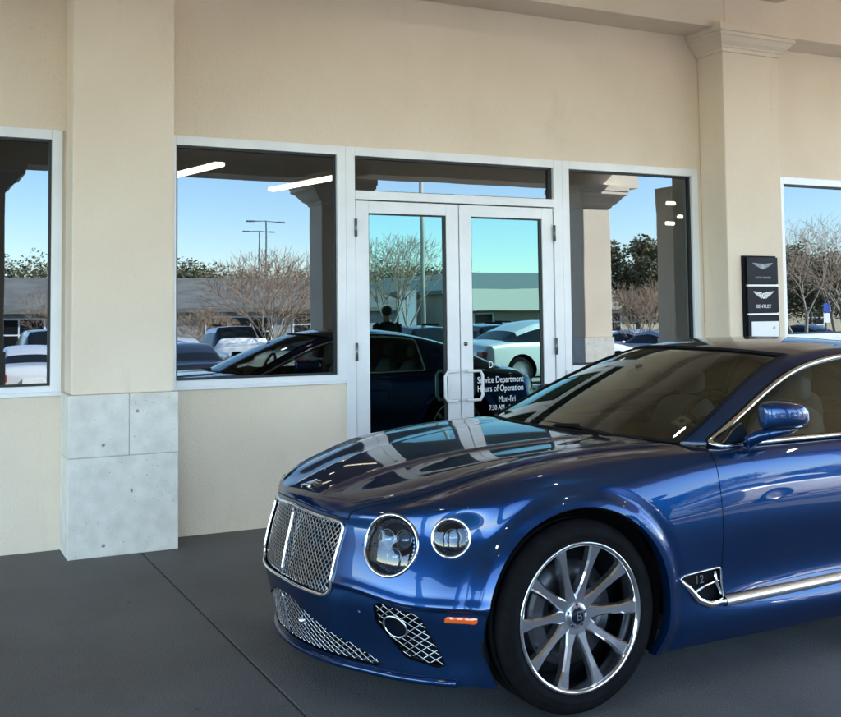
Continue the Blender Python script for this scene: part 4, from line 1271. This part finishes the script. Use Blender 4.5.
for a_,b_ in zip(secs,secs[1:]):
    for k in range(16): bm.faces.new((a_[k],a_[(k+1)%16],b_[(k+1)%16],b_[k]))
bm.faces.new(secs[0]); bm.faces.new(secs[-1]); tube(bm,[(1.11,0,1.26),(1.10,0,1.285)],.02,8)
obj('rear_view_mirror',bm,M['dash'],car,smooth=True)
bm=bmesh.new()
for sg in (-1,1): box(bm,.75,3.3,min(sg*.80,sg*.74),max(sg*.80,sg*.74),.3,.955)
box(bm,.5,3.4,-.74,.74,.20,.26); box(bm,2.75,3.5,-.74,.74,.88,.93)
obj('cabin_trim',bm,M['dash'],car)
# rear end parts
for sg in (-1,1):
    o=obj('tail_lamp',extract('rearlamp',both=False,side=sg),mat('tailred',(.35,.01,.01),.1,coat=1),car,smooth=True,norm=False)
bm=bmesh.new(); box(bm,3.90,3.985,-.26,.26,.50,.62); obj('number_plate_recess',bm,M['black'],car,bevel=.01)
# ================================================================== WHAT THE GLASS REFLECTS
CARMATS={}
def carpaint(name,c,metal=.2):
    if name not in CARMATS: CARMATS[name]=mat(name,c,.35,metal,coat=1,coat_r=.03)
    return CARMATS[name]
def parked_car(loc,rz,paintm,label,kind='sedan',group='cars parked in the lot'):
    root=empty('parked_car',loc,rz); tag(root,label,'car',group)
    # stations: x, belt height, top-of-body/roof height, half width at belt, half width of roof
    if kind=='suv':
        L=4.8; ST=[(0,.60,.78,.70,.50),(.12,.82,.90,.84,.6),(.7,.98,1.04,.92,.66),(1.25,1.06,1.12,.94,.70),(1.75,1.10,1.66,.95,.68),(2.3,1.10,1.78,.96,.66),(3.3,1.11,1.80,.96,.66),(4.2,1.12,1.74,.95,.64),(4.62,1.08,1.30,.92,.66),(4.78,.85,.95,.84,.6)]; gl=(3,7); wb=(.92,3.75); wr=.37; back=(7,8)
    elif kind=='pickup':
        L=5.4; ST=[(0,.62,.85,.74,.55),(.12,.92,1.0,.88,.62),(.9,1.05,1.10,.95,.72),(1.35,1.10,1.16,.97,.74),(1.8,1.12,1.72,.98,.70),(2.3,1.12,1.84,.98,.68),(3.1,1.12,1.84,.98,.68),(3.45,1.12,1.50,.98,.72),(3.55,1.12,1.14,.98,.80),(5.2,1.12,1.14,.97,.85),(5.38,.9,1.0,.94,.8)]; gl=(3,7); wb=(.98,4.35); wr=.40; back=(6,7)
    else:
        L=4.65; ST=[(0,.55,.66,.66,.5),(.12,.70,.76,.80,.6),(.7,.84,.90,.89,.66),(1.3,.91,.97,.92,.70),(1.95,.93,1.36,.92,.60),(2.45,.93,1.45,.92,.58),(3.0,.94,1.44,.92,.58),(3.6,.95,1.22,.91,.60),(3.98,.95,1.03,.90,.66),(4.5,.90,.97,.86,.6),(4.64,.70,.78,.78,.55)]; gl=(3,8); wb=(.90,3.65); wr=.335; back=(7,8)
    vs=[];F=[];mi=[]; n=len(ST)
    for x,zb,zt,wb_,wt in ST:
        cab= zt-zb>.15
        low=.24 if 0<x<L-.1 else .34
        lower=[(wb_*.93,low),(wb_*1.0,low+.12),(wb_*1.01,(low+zb)/2+.03),(wb_*.99,zb-.06),(wb_*.96,zb)]
        if cab: up=[(wb_*.93,zb+.02),(lerp(wb_*.93,wt,.9),zt-.10),(wt*.93,zt-.03),(wt*.5,zt),(0,zt+.01)]
        else: up=[(wb_*.90,lerp(zb,zt,.4)),(wb_*.78,lerp(zb,zt,.7)),(wb_*.6,zt-.01),(wb_*.35,zt),(0,zt+.01)]
        prof=lower+up
        ring=[(x-L/2,-y,z) for y,z in prof]+[(x-L/2,y,z) for y,z in prof[:-1][::-1]]
        vs+=ring
    m=len(ring)
    for i in range(n-1):
        for k in range(m-1):
            F.append((i*m+k,i*m+k+1,(i+1)*m+k+1,(i+1)*m+k))
            kk=k if k<9 else m-2-k
            g_=0
            if gl[0]<i<gl[1]-0 and kk==5: g_=1
            if i==gl[0] and kk>=6: g_=1
            if i==gl[0] and kk==5: g_=1
            if back[0]<=i<back[1] and kk>=6: g_=1
            mi.append(g_)
    F.append(tuple(range(m))[::-1]); mi.append(0); F.append(tuple((n-1)*m+k for k in range(m))); mi.append(0)
    me=bpy.data.meshes.new('tmp'); me.from_pydata(vs,[],F); me.polygons.foreach_set('material_index',mi); me.materials.append(None); me.materials.append(None)
    ca=me.attributes.new('crease_edge','FLOAT','EDGE')
    for e in me.edges:
        a_,b_=e.vertices; ka,kb=a_%m,b_%m; ia,ib=a_//m,b_//m
        ka=min(ka,m-1-ka); kb=min(kb,m-1-kb)
        if ka==kb and ia!=ib and ka in (3,4,5,7): ca.data[e.index].value={3:.35,4:.8,5:.7,7:.55}[ka]
        if ia==ib and ka!=kb and ia in (gl[0],gl[1],back[1],gl[0]+1,back[0]) and min(ka,kb)>=5: ca.data[e.index].value=.6
        if ia==ib and ia in (1,n-2): ca.data[e.index].value=.35
    o=bpy.data.objects.new('tmp',me); C.objects.link(o); sm=o.modifiers.new('s','SUBSURF'); sm.levels=3; sm.render_levels=3
    dg=bpy.context.evaluated_depsgraph_get(); r=bpy.data.meshes.new_from_object(o.evaluated_get(dg)); bpy.data.objects.remove(o)
    bm=bmesh.new(); bm.from_mesh(r); ly=bm.faces.layers.int.new('part')
    for f in bm.faces: f[ly]=0
    for wx in wb: isocut(bm,lambda p:math.hypot(p.x+L/2-wx,p.z-wr)-wr-.05 if abs(p.y)>.6 else 1.4,ly,1,None)
    bmesh.ops.delete(bm,geom=[f for f in bm.faces if f[ly]==1],context='FACES')
    glassf=[f for f in bm.faces if f.material_index==1]
    g2=bmesh.new(); vm={}
    for f in glassf:
        vv=[]
        for v in f.verts:
            if v not in vm: vm[v]=g2.verts.new(v.co)
            vv.append(vm[v])
        g2.faces.new(vv)
    bmesh.ops.delete(bm,geom=glassf,context='FACES')
    for f in bm.faces: f.material_index=0
    obj('body',bm,paintm,root,smooth=True); obj('windows',g2,M['darkglass'],root,smooth=True)
    obj('underside',BX(-L/2+.3,L/2-.3,-.72,.72,.2,.75),M['black'],root)
    for wx in wb:
        for sg in (-1,1):
            bm=bmesh.new(); Mo=Matrix.Translation((wx-L/2,sg*.86,wr))@Matrix.Rotation(-sg*PI/2,4,'X')
            lathe(bm,[(.06,-.2),(wr-.02,-.2),(wr,-.17),(wr,-.03),(wr-.02,0),(wr-.1,.003)],Mo,28); t=obj('wheel',bm,M['rubber'],root,smooth=True)
            bm=bmesh.new(); lathe(bm,[(wr-.1,.002),(wr-.12,-.03),(.08,-.01),(.0001,.0)],Mo,28); obj('rim',bm,M['rimsimple'],t,smooth=True)
    z=ST[1][1]
    for sg in (-1,1):
        bm=bmesh.new(); 
        for i in range(1): 
            lathe(bm,[(.0001,.03),(.07,.025),(.10,.0),(.10,-.05)],Matrix.Translation((-L/2+.16,sg*.66,z-.10))@Matrix.Rotation(-PI/2,4,'Y')@Matrix.Scale(1.7,4,(0,1,0)),16)
        obj('headlight',bm,M['lampsimple'],root,smooth=True)
        obj('tail_lamp',BX(L/2-.22,L/2-.012,min(sg*.60,sg*.84),max(sg*.60,sg*.84),z-.10,z+.10),M['tailsimple'],root,bevel=.03)
        bm=bmesh.new(); xm=ST[gl[0]][0]-L/2+.35; box(bm,xm,xm+.12,min(sg*.97,sg*1.12),max(sg*.97,sg*1.12),ST[3][1]-.02,ST[3][1]+.13); obj('door_mirror',bm,paintm,root,bevel=.03)
    obj('grille',BX(-L/2-.01,-L/2+.1,-.42,.42,z-.32,z-.14),M['black'],root,bevel=.01)
    obj('rear_bumper',BX(L/2-.25,L/2+.05,-.80,.80,.36,.52),M['black'] if kind!='sedan' else paintm,root,bevel=.05)
    obj('front_bumper',BX(-L/2-.05,-L/2+.25,-.78,.78,.30,.46),M['black'] if kind!='sedan' else paintm,root,bevel=.05)
    if kind!='sedan':
        for sg in (-1,1): obj('roof_rail',BX(ST[5][0]-L/2,ST[6][0]-L/2+.1,sg*.60-.02,sg*.60+.02,ST[5][2]+.0,ST[5][2]+.06),M['black'],root,bevel=.01)
    bm=bmesh.new(); box(bm,L/2-.1,L/2+.055,-.26,.26,.55,.68); obj('number_plate',bm,M['white'],root)
    return root
M['darkglass']=mat('darkglass',(.010,.013,.014),.12,spec=.3)
M['rimsimple']=mat('rimsimple',(.45,.45,.47),.3,.8); M['lampsimple']=mat('lampsimple',(.6,.62,.65),.1,coat=1); M['tailsimple']=mat('tailsimple',(.35,.02,.02),.2,coat=1)
wht=carpaint('whitepaint',(.75,.75,.74)); blu=carpaint('bluepaint',(.02,.07,.22)); slv=carpaint('silverpaint',(.42,.44,.46),.6); blk=carpaint('blackpaint',(.012,.012,.014)); red=carpaint('redpaint',(.25,.02,.02)); gry=carpaint('greypaint',(.12,.13,.14),.5)
def at(px,dist):
    """ground position of something mirrored in the shop glass: photo column -> world, dist = mirrored depth"""
    a=R(26.277)+math.atan((px-420.5)/1037.86); return dist*math.tan(a),2*YW-dist
def P3(px,dist,z=-.55):
    x,y=at(px,dist); return (x,y,z)
for px,d,rz,m_,k_,lab in (
    (236,30.5,90,wht,'pickup','white pickup with dark rear window, mirrored left of the bare tree in the wide window'),
    (176,35,90,wht,'sedan','white car mirrored behind the black one at the left edge of the wide window'),
    (186,27.5,94,blk,'sedan','black car mirrored at the lower left corner of the wide window'),
    (300,33,90,gry,'sedan','grey car mirrored behind the bare tree in the wide window'),
    (545,20.3,176,wht,'sedan','white saloon with dark windows mirrored in the right glass door'),
    (470,30.0,90,gry,'suv','dark grey off-roader mirrored at the meeting edge of the two glass doors'),
    (510,34,90,wht,'suv','white off-roader with a tall roof mirrored behind the white saloon'),
    (555,33.0,90,wht,'suv','white off-roader mirrored just left of the canopy column'),
    (405,28,90,blk,'suv','black off-roader mirrored behind the standing person in the left glass door'),
    (655,31,90,slv,'sedan','silver car mirrored right of the canopy column'),
    (630,34,88,wht,'sedan','white car mirrored close to the canopy column'),
    (800,36,90,blk,'sedan','black car mirrored in the far right window under the bare tree'),
    (28,29,92,wht,'sedan','white car mirrored in the left window next to the pilaster'),
    (44,36,90,gry,'suv','grey off-roader mirrored in the left window behind the white car')):
    parked_car(P3(px,d,-.04 if d<21 else -.55),R(rz),m_,lab,k_)
# ---- trees
bark=noisy(mat('bark',rough=.9),(.26,.21,.15),(.40,.34,.26),scale=12,stretch=(1,1,.2),bump=.4,bscale=40)
twigm=mat('twigm',(.40,.28,.19),.9)
def leafmat(name,c1,c2):
    m=noisy(mat(name,rough=.7),c1,c2,scale=1.2,detail=3); return m
leafA=leafmat('leafA',(.06,.065,.022),(.12,.12,.045)); leafB=leafmat('leafB',(.075,.072,.03),(.17,.15,.07))
def stick(bm,a,b,ra,rb,n=4):
    t=(b-a); 
    if t.length<1e-6: return
    t.normalize(); u=t.orthogonal().normalized(); v=t.cross(u)
    A=[bm.verts.new(a+(u*math.cos(2*PI*k/n)+v*math.sin(2*PI*k/n))*ra) for k in range(n)]
    B_=[bm.verts.new(b+(u*math.cos(2*PI*k/n)+v*math.sin(2*PI*k/n))*rb) for k in range(n)]
    for k in range(n): bm.faces.new((A[k],A[(k+1)%n],B_[(k+1)%n],B_[k]))
def bare_tree(loc,H,spread,label,seed=1,stems=4,scale_tw=1.0,group='bare trees in the car park'):
    rnd=random.Random(seed); root=empty('bare_tree',loc); tag(root,label,'tree',group)
    tb=bmesh.new(); cb=bmesh.new(); cnt=[0]
    def grow(p,d,l,r,dep):
        segs=3 if dep<2 else 2
        for i in range(segs):
            q=p+d*l/segs; r2=r*(.86 if segs==3 else .8)
            stick(tb if dep<3 else cb,p,q,r,r2,6 if dep<2 else (4 if dep<4 else 3))
            p=q; r=r2; d=(d+Vector((rnd.gauss(0,.10),rnd.gauss(0,.10),rnd.gauss(.03,.06)))).normalized()
            if dep>=2 and dep<6 and rnd.random()<.8:
                s_=d.orthogonal().normalized(); s_.rotate(Matrix.Rotation(rnd.uniform(0,2*PI),3,d)) 
                grow(p,(d+s_*rnd.uniform(.5,.9)).normalized(),l*.55,r*.5,max(dep+2,4))
        if dep<6:
            k=3 if dep<5 else 2
            for j in range(k):
                s_=d.orthogonal().normalized(); s_.rotate(Matrix.Rotation(2*PI*j/k+rnd.uniform(-.6,.6),3,d))
                sp=rnd.uniform(.35,.75)*spread
                nd_=(d+s_*sp).normalized()
                grow(p,nd_,l*rnd.uniform(.62,.82),max(r*.68,.0075*scale_tw),dep+1)
    for s_ in range(stems):
        a=2*PI*s_/stems+rnd.random(); tilt=rnd.uniform(.10,.32)*spread if stems>1 else .02
        grow(Vector((.10*math.cos(a),.10*math.sin(a),0)),Vector((tilt*math.cos(a),tilt*math.sin(a),1)).normalized(),H*.27,.055*H/4 if stems>1 else .10*H/6,0 if stems==1 else 1)
    # drop what sinks below ground
    obj('trunk',tb,bark,root,smooth=True,norm=False); obj('crown',cb,twigm,root,norm=False)
    return root
def leafy_tree(loc,H,Rr,label,seed=1,m=leafA,n=5200,ls=.16,trunk=.3,group='green trees behind the far buildings'):
    rnd=random.Random(seed); root=empty('leafy_tree',loc); tag(root,label,'tree',group)
    tb=bmesh.new(); h0=H*trunk
    tube(tb,[(0,0,-.2),(.03,0,h0*.5),(.0,.05,h0),(0,0,H*.7)],[.16*H/6,.12*H/6,.10*H/6,.03],8)
    cl=[]
    for i in range(26):
        a=rnd.uniform(0,2*PI); u=rnd.random()**.5; z=rnd.random()
        rr=Rr*u*math.sin(PI*(.12+.8*z))**.7
        c=Vector((rr*math.cos(a),rr*math.sin(a),h0+ (H-h0)*z)); cl.append((c,Rr*rnd.uniform(.22,.42)))
        stick(tb,Vector((0,0,min(c.z*.8,H*.6))),c,.04*H/6,.012)
    obj('trunk',tb,bark,root,smooth=True)
    cb=bmesh.new()
    for i in range(n):
        c,r=rnd.choice(cl); d=Vector((rnd.gauss(0,1),rnd.gauss(0,1),rnd.gauss(0,.8))); d=d.normalized()*r*rnd.random()**.33
        p=c+d; s_=ls*rnd.uniform(.6,1.3); u=Vector((rnd.gauss(0,1),rnd.gauss(0,1),rnd.gauss(0,.6))).normalized(); v=u.orthogonal().normalized(); v.rotate(Matrix.Rotation(rnd.uniform(0,6.28),3,u))
        w_=u.cross(v)
        cb.faces.new([cb.verts.new(p+u*s_),cb.verts.new(p+v*s_*.5),cb.verts.new(p-u*s_),cb.verts.new(p-v*s_*.5)])
    obj('crown',cb,m,root,norm=False)
    return root
bare_tree(P3(268,30),4.9,.85,'bare multi-stemmed tan tree mirrored in the middle of the wide window',3,5)
bare_tree(P3(398,31),5.9,.85,'tall bare tree mirrored in the left glass door behind the person',5,3)
bare_tree(P3(208,36),3.0,.9,'smaller bare tree mirrored left of the tan one in the wide window',8,4)
bare_tree(P3(325,38),3.7,.9,'bare tree mirrored close to the column edge at the right of the wide window',9,4)
bare_tree(P3(640,33),4.0,1.0,'bare brown tree mirrored between the canopy column and the dark pier',11,5)
bare_tree(P3(800,31),7.2,.9,'large bare tree mirrored in the far right window, left one',13,2)
bare_tree(P3(842,34),7.2,.95,'large bare tree mirrored in the far right window, at the photo edge',14,3)
bare_tree(P3(55,44),3.8,.9,'bare tree mirrored in the left window beside the pilaster',15,4)
k=0
for px,d,H,Rr,m_ in ((180,84,6.8,4.2,leafB),(212,88,6.2,4.5,leafB),(250,86,5.8,4.6,leafA),(300,92,6.4,5,leafB),(338,84,5.8,4,leafB),(378,84,7.4,4.2,leafB),(425,88,7.0,4.6,leafA),(470,96,6.0,5,leafB),(637,52,6.9,3.0,leafB),(668,50,5.9,2.9,leafB),(20,88,7.2,5,leafB),(48,84,6.6,4.4,leafB),(810,56,6.2,3.4,leafB),(848,60,5.6,3.6,leafB),(775,66,6.0,4,leafB)):
    if px<480: H*=.80
    leafy_tree(P3(px,d,-.3),H,Rr,'green tree on the skyline, mirrored '+['at the left edge of the wide window','left of the lamp posts','under the lamp posts','right of the lamp posts','by the column edge in the wide window','at the left of the left glass door','beside the pole in the left glass door','behind the low building in the right door','just right of the canopy column, the darker one','left of the dark pier, the paler one','at the left of the left window','beside the frame of the left window','in the lower middle of the far right window','at the photo edge in the far right window','behind the right pilaster'][k],20+k,m_,n=9000,ls=.13)
    k+=1
# ---- far buildings
def far_building(x0,x1,y,depth,hw,hr,label,wallm,roofm,bays,glassy=False):
    root=empty('commercial_building',((x0+x1)/2,y,-.55)); tag(root,label,'building','low buildings across the car park')
    W2=(x1-x0)/2
    obj('wall',BX(-W2,W2,-depth,0,0,hw),wallm,root)
    bm=bmesh.new(); e=.7
    a=[bm.verts.new(p) for p in ((-W2-e,e,hw-.15),(W2+e,e,hw-.15),(W2+e,-depth-e,hw-.15),(-W2-e,-depth-e,hw-.15))]
    b=[bm.verts.new(p) for p in ((-W2-e,e,hw+.1),(W2+e,e,hw+.1),(W2+e,-depth-e,hw+.1),(-W2-e,-depth-e,hw+.1))]
    c=[bm.verts.new(p) for p in ((-W2+2.5,-3,hr),(W2-2.5,-3,hr),(W2-2.5,-depth+3,hr),(-W2+2.5,-depth+3,hr))]
    bm.faces.new(a[::-1]); bm.faces.new(c)
    for u,v in ((a,b),(b,c)):
        for i in range(4): bm.faces.new((u[i],u[(i+1)%4],v[(i+1)%4],v[i]))
    obj('roof',bm,roofm,root)
    for (u,w_,z0,z1) in bays:
        f=obj('window',BX(u-w_/2-.06,u+w_/2+.06,.001,.07,z0-.06,z1+.06),M['white'],root)
        n=max(1,int(w_/1.1)); bm=bmesh.new()
        for i in range(n):
            for j in range(max(1,int((z1-z0)/.6))):
                nj=max(1,int((z1-z0)/.6)); ww=w_/n; hh=(z1-z0)/nj
                box(bm,u-w_/2+i*ww+.04,u-w_/2+(i+1)*ww-.04,.071,.085,z0+j*hh+.04,z0+(j+1)*hh-.04)
        obj('panes',bm,M['darkglass'],f)
    return root
beige=noisy(mat('beige',rough=.9),(.42,.35,.24),(.50,.42,.30),scale=.5); greyroof=noisy(mat('greyroof',rough=.8),(.115,.11,.10),(.17,.165,.15),scale=.8,stretch=(1,1,6))
cream2=mat('cream2',(.60,.56,.46),.9); greenroof=mat('greenroof',(.16,.19,.17),.7)
far_building(1,28.5,-45.5,16,2.55,4.5,'grey roofed low building with white framed bay windows, mirrored in the wide window',mat('greywall',(.30,.29,.27),.9),greyroof,[(-10,4,.4,2.1),(-4,4,.4,2.1),(3,4,.4,2.1),(8.6,4.4,.9,2.3)])
far_building(31.5,56,-45,18,3.6,5.0,'long beige building with a pale fascia, mirrored in the right glass door',beige,greenroof,[(-9.5,1.4,.8,2.1),(-4.5,1.4,.8,2.1),(1,1.4,.8,2.1),(6,1.4,.8,2.1)])
for r_ in bpy.data.objects:
    if r_.name=='commercial_building.001': obj('fascia',BX(-12.6,12.6,.75,.9,2.3,3.75),cream2,r_)
far_building(62,100,-52,18,3.4,5.2,'beige building far off, mirrored behind the trees in the far right window',beige,greyroof,[(-9,2,.8,2.1),(0,2,.8,2.1)])
# ---- poles
def double_lamp(loc,H,label):
    t=empty('lamp_post',loc); tag(t,label,'lamp post','double headed lamp posts')
    bm=bmesh.new(); tube(bm,[(0,0,0),(0,0,H)],[.09,.05],10); obj('pole',bm,M['poleblue'],t,smooth=True)
    bm=bmesh.new(); tube(bm,[(-.9,0,H-.05),(0,0,H),(.9,0,H-.05)],.03,8); obj('arm',bm,M['poleblue'],t)
    for s_ in (-1,1): obj('lamp_head',BX(s_*1.15-.3,s_*1.15+.3,-.15,.15,H-.10,H-.0),M['poleblue'],t,bevel=.03)
M['poleblue']=mat('poleblue',(.10,.12,.14),.5,.3); M['polecream']=mat('polecream',(.45,.43,.36),.6)
double_lamp(P3(266,72),9.0,'double headed lamp post mirrored over the tan tree in the wide window, right-hand one')
double_lamp(P3(259,88),9.6,'double headed lamp post mirrored over the tan tree in the wide window, fainter one behind')
double_lamp(P3(182,90),5.6,'short double headed lamp post mirrored at the left of the wide window')
t=empty('flag_pole',P3(423,29)); tag(t,'thick cream pole mirrored in the left glass door','pole')
bm=bmesh.new(); tube(bm,[(0,0,.0),(0,0,9.5)],[.085,.06],14); obj('shaft',bm,M['polecream'],t,smooth=True)
bm=bmesh.new(); lathe(bm,[(.2,0),(.2,.12),(.1,.16),(.085,.5)],n=20); obj('base',bm,M['polecream'],t)
# blue parking sign
t=empty('parking_sign',P3(826,29.5)); tag(t,'blue and white sign on a post mirrored in the far right window','sign')
bm=bmesh.new(); tube(bm,[(0,0,0),(0,0,2.35)],.03,8); obj('post',bm,M['poleblue'],t)
obj('blue_panel',BX(-.16,.16,.031,.045,2.0,2.36),mat('signblue',(.02,.06,.35),.4),t); obj('white_panel',BX(-.16,.16,.031,.045,1.62,1.98),M['white'],t)
# pale board in place of a trellis, seen between branches, left door
t=empty('white_board',P3(407,34)); tag(t,'pale square board on two posts, in place of a trellis, mirrored behind the bare tree in the left glass door','board')
obj('board',BX(-.35,.35,-.03,.03,1.5,3.0),M['signgrey'],t)
for s_ in (-1,1):
    bm=bmesh.new(); tube(bm,[(s_*.3,0,0),(s_*.3,0,1.5)],.04,8); obj('post',bm,M['poleblue'],t)
# ---- person standing behind the coupe's tail, mirrored in the left glass door
def person():
    root=empty('person',(7.5,-1.5,0),R(185)); tag(root,'person in dark clothes standing beside the coupe, mirrored in the left glass door','person')
    J={'pel':(0,0,.95,.125),'wa':(0,0,1.08,.115),'ch':(0,.01,1.27,.135),'nk':(0,.0,1.44,.058),'hd0':(0,.01,1.50,.06),'hd1':(0,.02,1.58,.082),'hd2':(0,.02,1.66,.075)}
    V=[];E=[];Rd=[]
    def a(p,r): V.append(p[:3]); Rd.append(r); return len(V)-1
    c=[a(J[k],J[k][3]) for k in ('pel','wa','ch','nk','hd0','hd1','hd2')]
    E+=list(zip(c,c[1:]))
    for s_ in (-1,1):
        leg=[(s_*.09,0,.88,.092),(s_*.105,.015,.50,.062),(s_*.11,-.01,.12,.042),(s_*.115,-.01,.05,.04),(s_*.13,.14,.03,.032)]
        q=[a(p,p[3]) for p in leg]; E+=[(c[0],q[0])]+list(zip(q,q[1:]))
        arm=[(s_*.185,.0,1.38,.055),(s_*.23,.03,1.12,.042),(s_*.17,.22,1.20,.034),(s_*.10,.30,1.30,.026)]
        q=[a(p,p[3]) for p in arm]; E+=[(c[2],q[0])]+list(zip(q,q[1:]))
        hb=q[-1]
        for k in range(4):
            f=[(s_*(.085-.012*k),.335-.006*k,1.335-.018*k,.010),(s_*(.055-.010*k),.352,1.338-.018*k,.008)]
            qq=[a(p,p[3]) for p in f]; E+=[(hb,qq[0]),(qq[0],qq[1])]
        f=[(s_*.09,.30,1.335,.011),(s_*.07,.315,1.36,.009)]; qq=[a(p,p[3]) for p in f]; E+=[(hb,qq[0]),(qq[0],qq[1])]
    me=bpy.data.meshes.new('body'); me.from_pydata(V,E,[]); me.materials.append(mat('skin',(.45,.28,.20),.6))
    o=bpy.data.objects.new('body',me); C.objects.link(o); o.parent=root
    sk=o.modifiers.new('sk','SKIN'); 
    for i,r in enumerate(Rd): me.skin_vertices[0].data[i].radius=(r,r)
    me.skin_vertices[0].data[0].use_root=True
    ss=o.modifiers.new('ss','SUBSURF'); ss.levels=2; ss.render_levels=2
    for p in me.polygons: p.use_smooth=True
    sk.use_smooth_shade=True
    cl=mat('darkcloth',(.012,.013,.016),.9); tr_=mat('trousers',(.02,.02,.025),.9)
    def sleeve(name,secs,m,n=20):
        bm=bmesh.new(); rs=[]
        for cx,cy,cz,rx,ry in secs: rs.append([bm.verts.new((cx+rx*math.cos(2*PI*k/n),cy+ry*math.sin(2*PI*k/n),cz)) for k in range(n)])
        for a_,b_ in zip(rs,rs[1:]):
            for k in range(n): bm.faces.new((a_[k],a_[(k+1)%n],b_[(k+1)%n],b_[k]))
        return obj(name,bm,m,root,smooth=True)
    sleeve('jacket',[(0,0,.84,.17,.145),(0,0,.95,.165,.14),(0,0,1.08,.155,.13),(0,0,1.22,.18,.14),(0,0,1.34,.20,.13),(0,0,1.40,.16,.10),(0,0,1.45,.07,.065)],cl)
    for s_ in (-1,1):
        bm=bmesh.new(); tube(bm,[(s_*.15,0,1.385),(s_*.195,.0,1.36),(s_*.235,.03,1.12),(s_*.20,.14,1.15),(s_*.165,.225,1.205),(s_*.125,.275,1.27)],[.06,.068,.055,.05,.045,.04],12); obj('sleeve',bm,cl,root,smooth=True)
        sleeve('trouser_leg',[(s_*.115,-.01,.07,.062,.07),(s_*.11,.0,.3,.065,.07),(s_*.105,.01,.5,.075,.082),(s_*.095,.0,.75,.09,.105),(s_*.085,0,.93,.095,.12)],tr_)
        bm=bmesh.new(); bmesh.ops.create_icosphere(bm,subdivisions=3,radius=1,matrix=Matrix.Translation((s_*.12,.055,.045))@Matrix.Diagonal((.052,.14,.045,1))); obj('shoe',bm,M['black'],root,smooth=True)
    bm=bmesh.new(); bmesh.ops.create_icosphere(bm,subdivisions=3,radius=1,matrix=Matrix.Translation((0,.0,1.635))@Matrix.Diagonal((.094,.105,.098,1)))
    bmesh.ops.delete(bm,geom=[v for v in bm.verts if v.co.z<1.60 and v.co.y>.0],context='VERTS'); obj('hair',bm,M['dash'],root,smooth=True)
    bm=bmesh.new()
    for s_ in (-1,1): bmesh.ops.create_icosphere(bm,subdivisions=2,radius=.011,matrix=Matrix.Translation((s_*.03,.098,1.60)))
    obj('eyes',bm,M['black'],root,smooth=True)
    bm=bmesh.new(); bmesh.ops.create_icosphere(bm,subdivisions=2,radius=1,matrix=Matrix.Translation((0,.108,1.575))@Matrix.Diagonal((.012,.018,.022,1))); obj('nose',bm,bpy.data.materials['skin'],root,smooth=True)
    ph=obj('phone',BX(-.075,.075,.345,.353,1.30,1.375),M['signblack']); ph.parent=None; ph.matrix_world=Matrix.Translation((7.5,-1.5,0))@Matrix.Rotation(R(185),4,'Z'); tag(ph,'dark phone held up by the standing person','phone')
person()
# the small fixtures already placed stay; tidy dotted material names are irrelevant to the scene
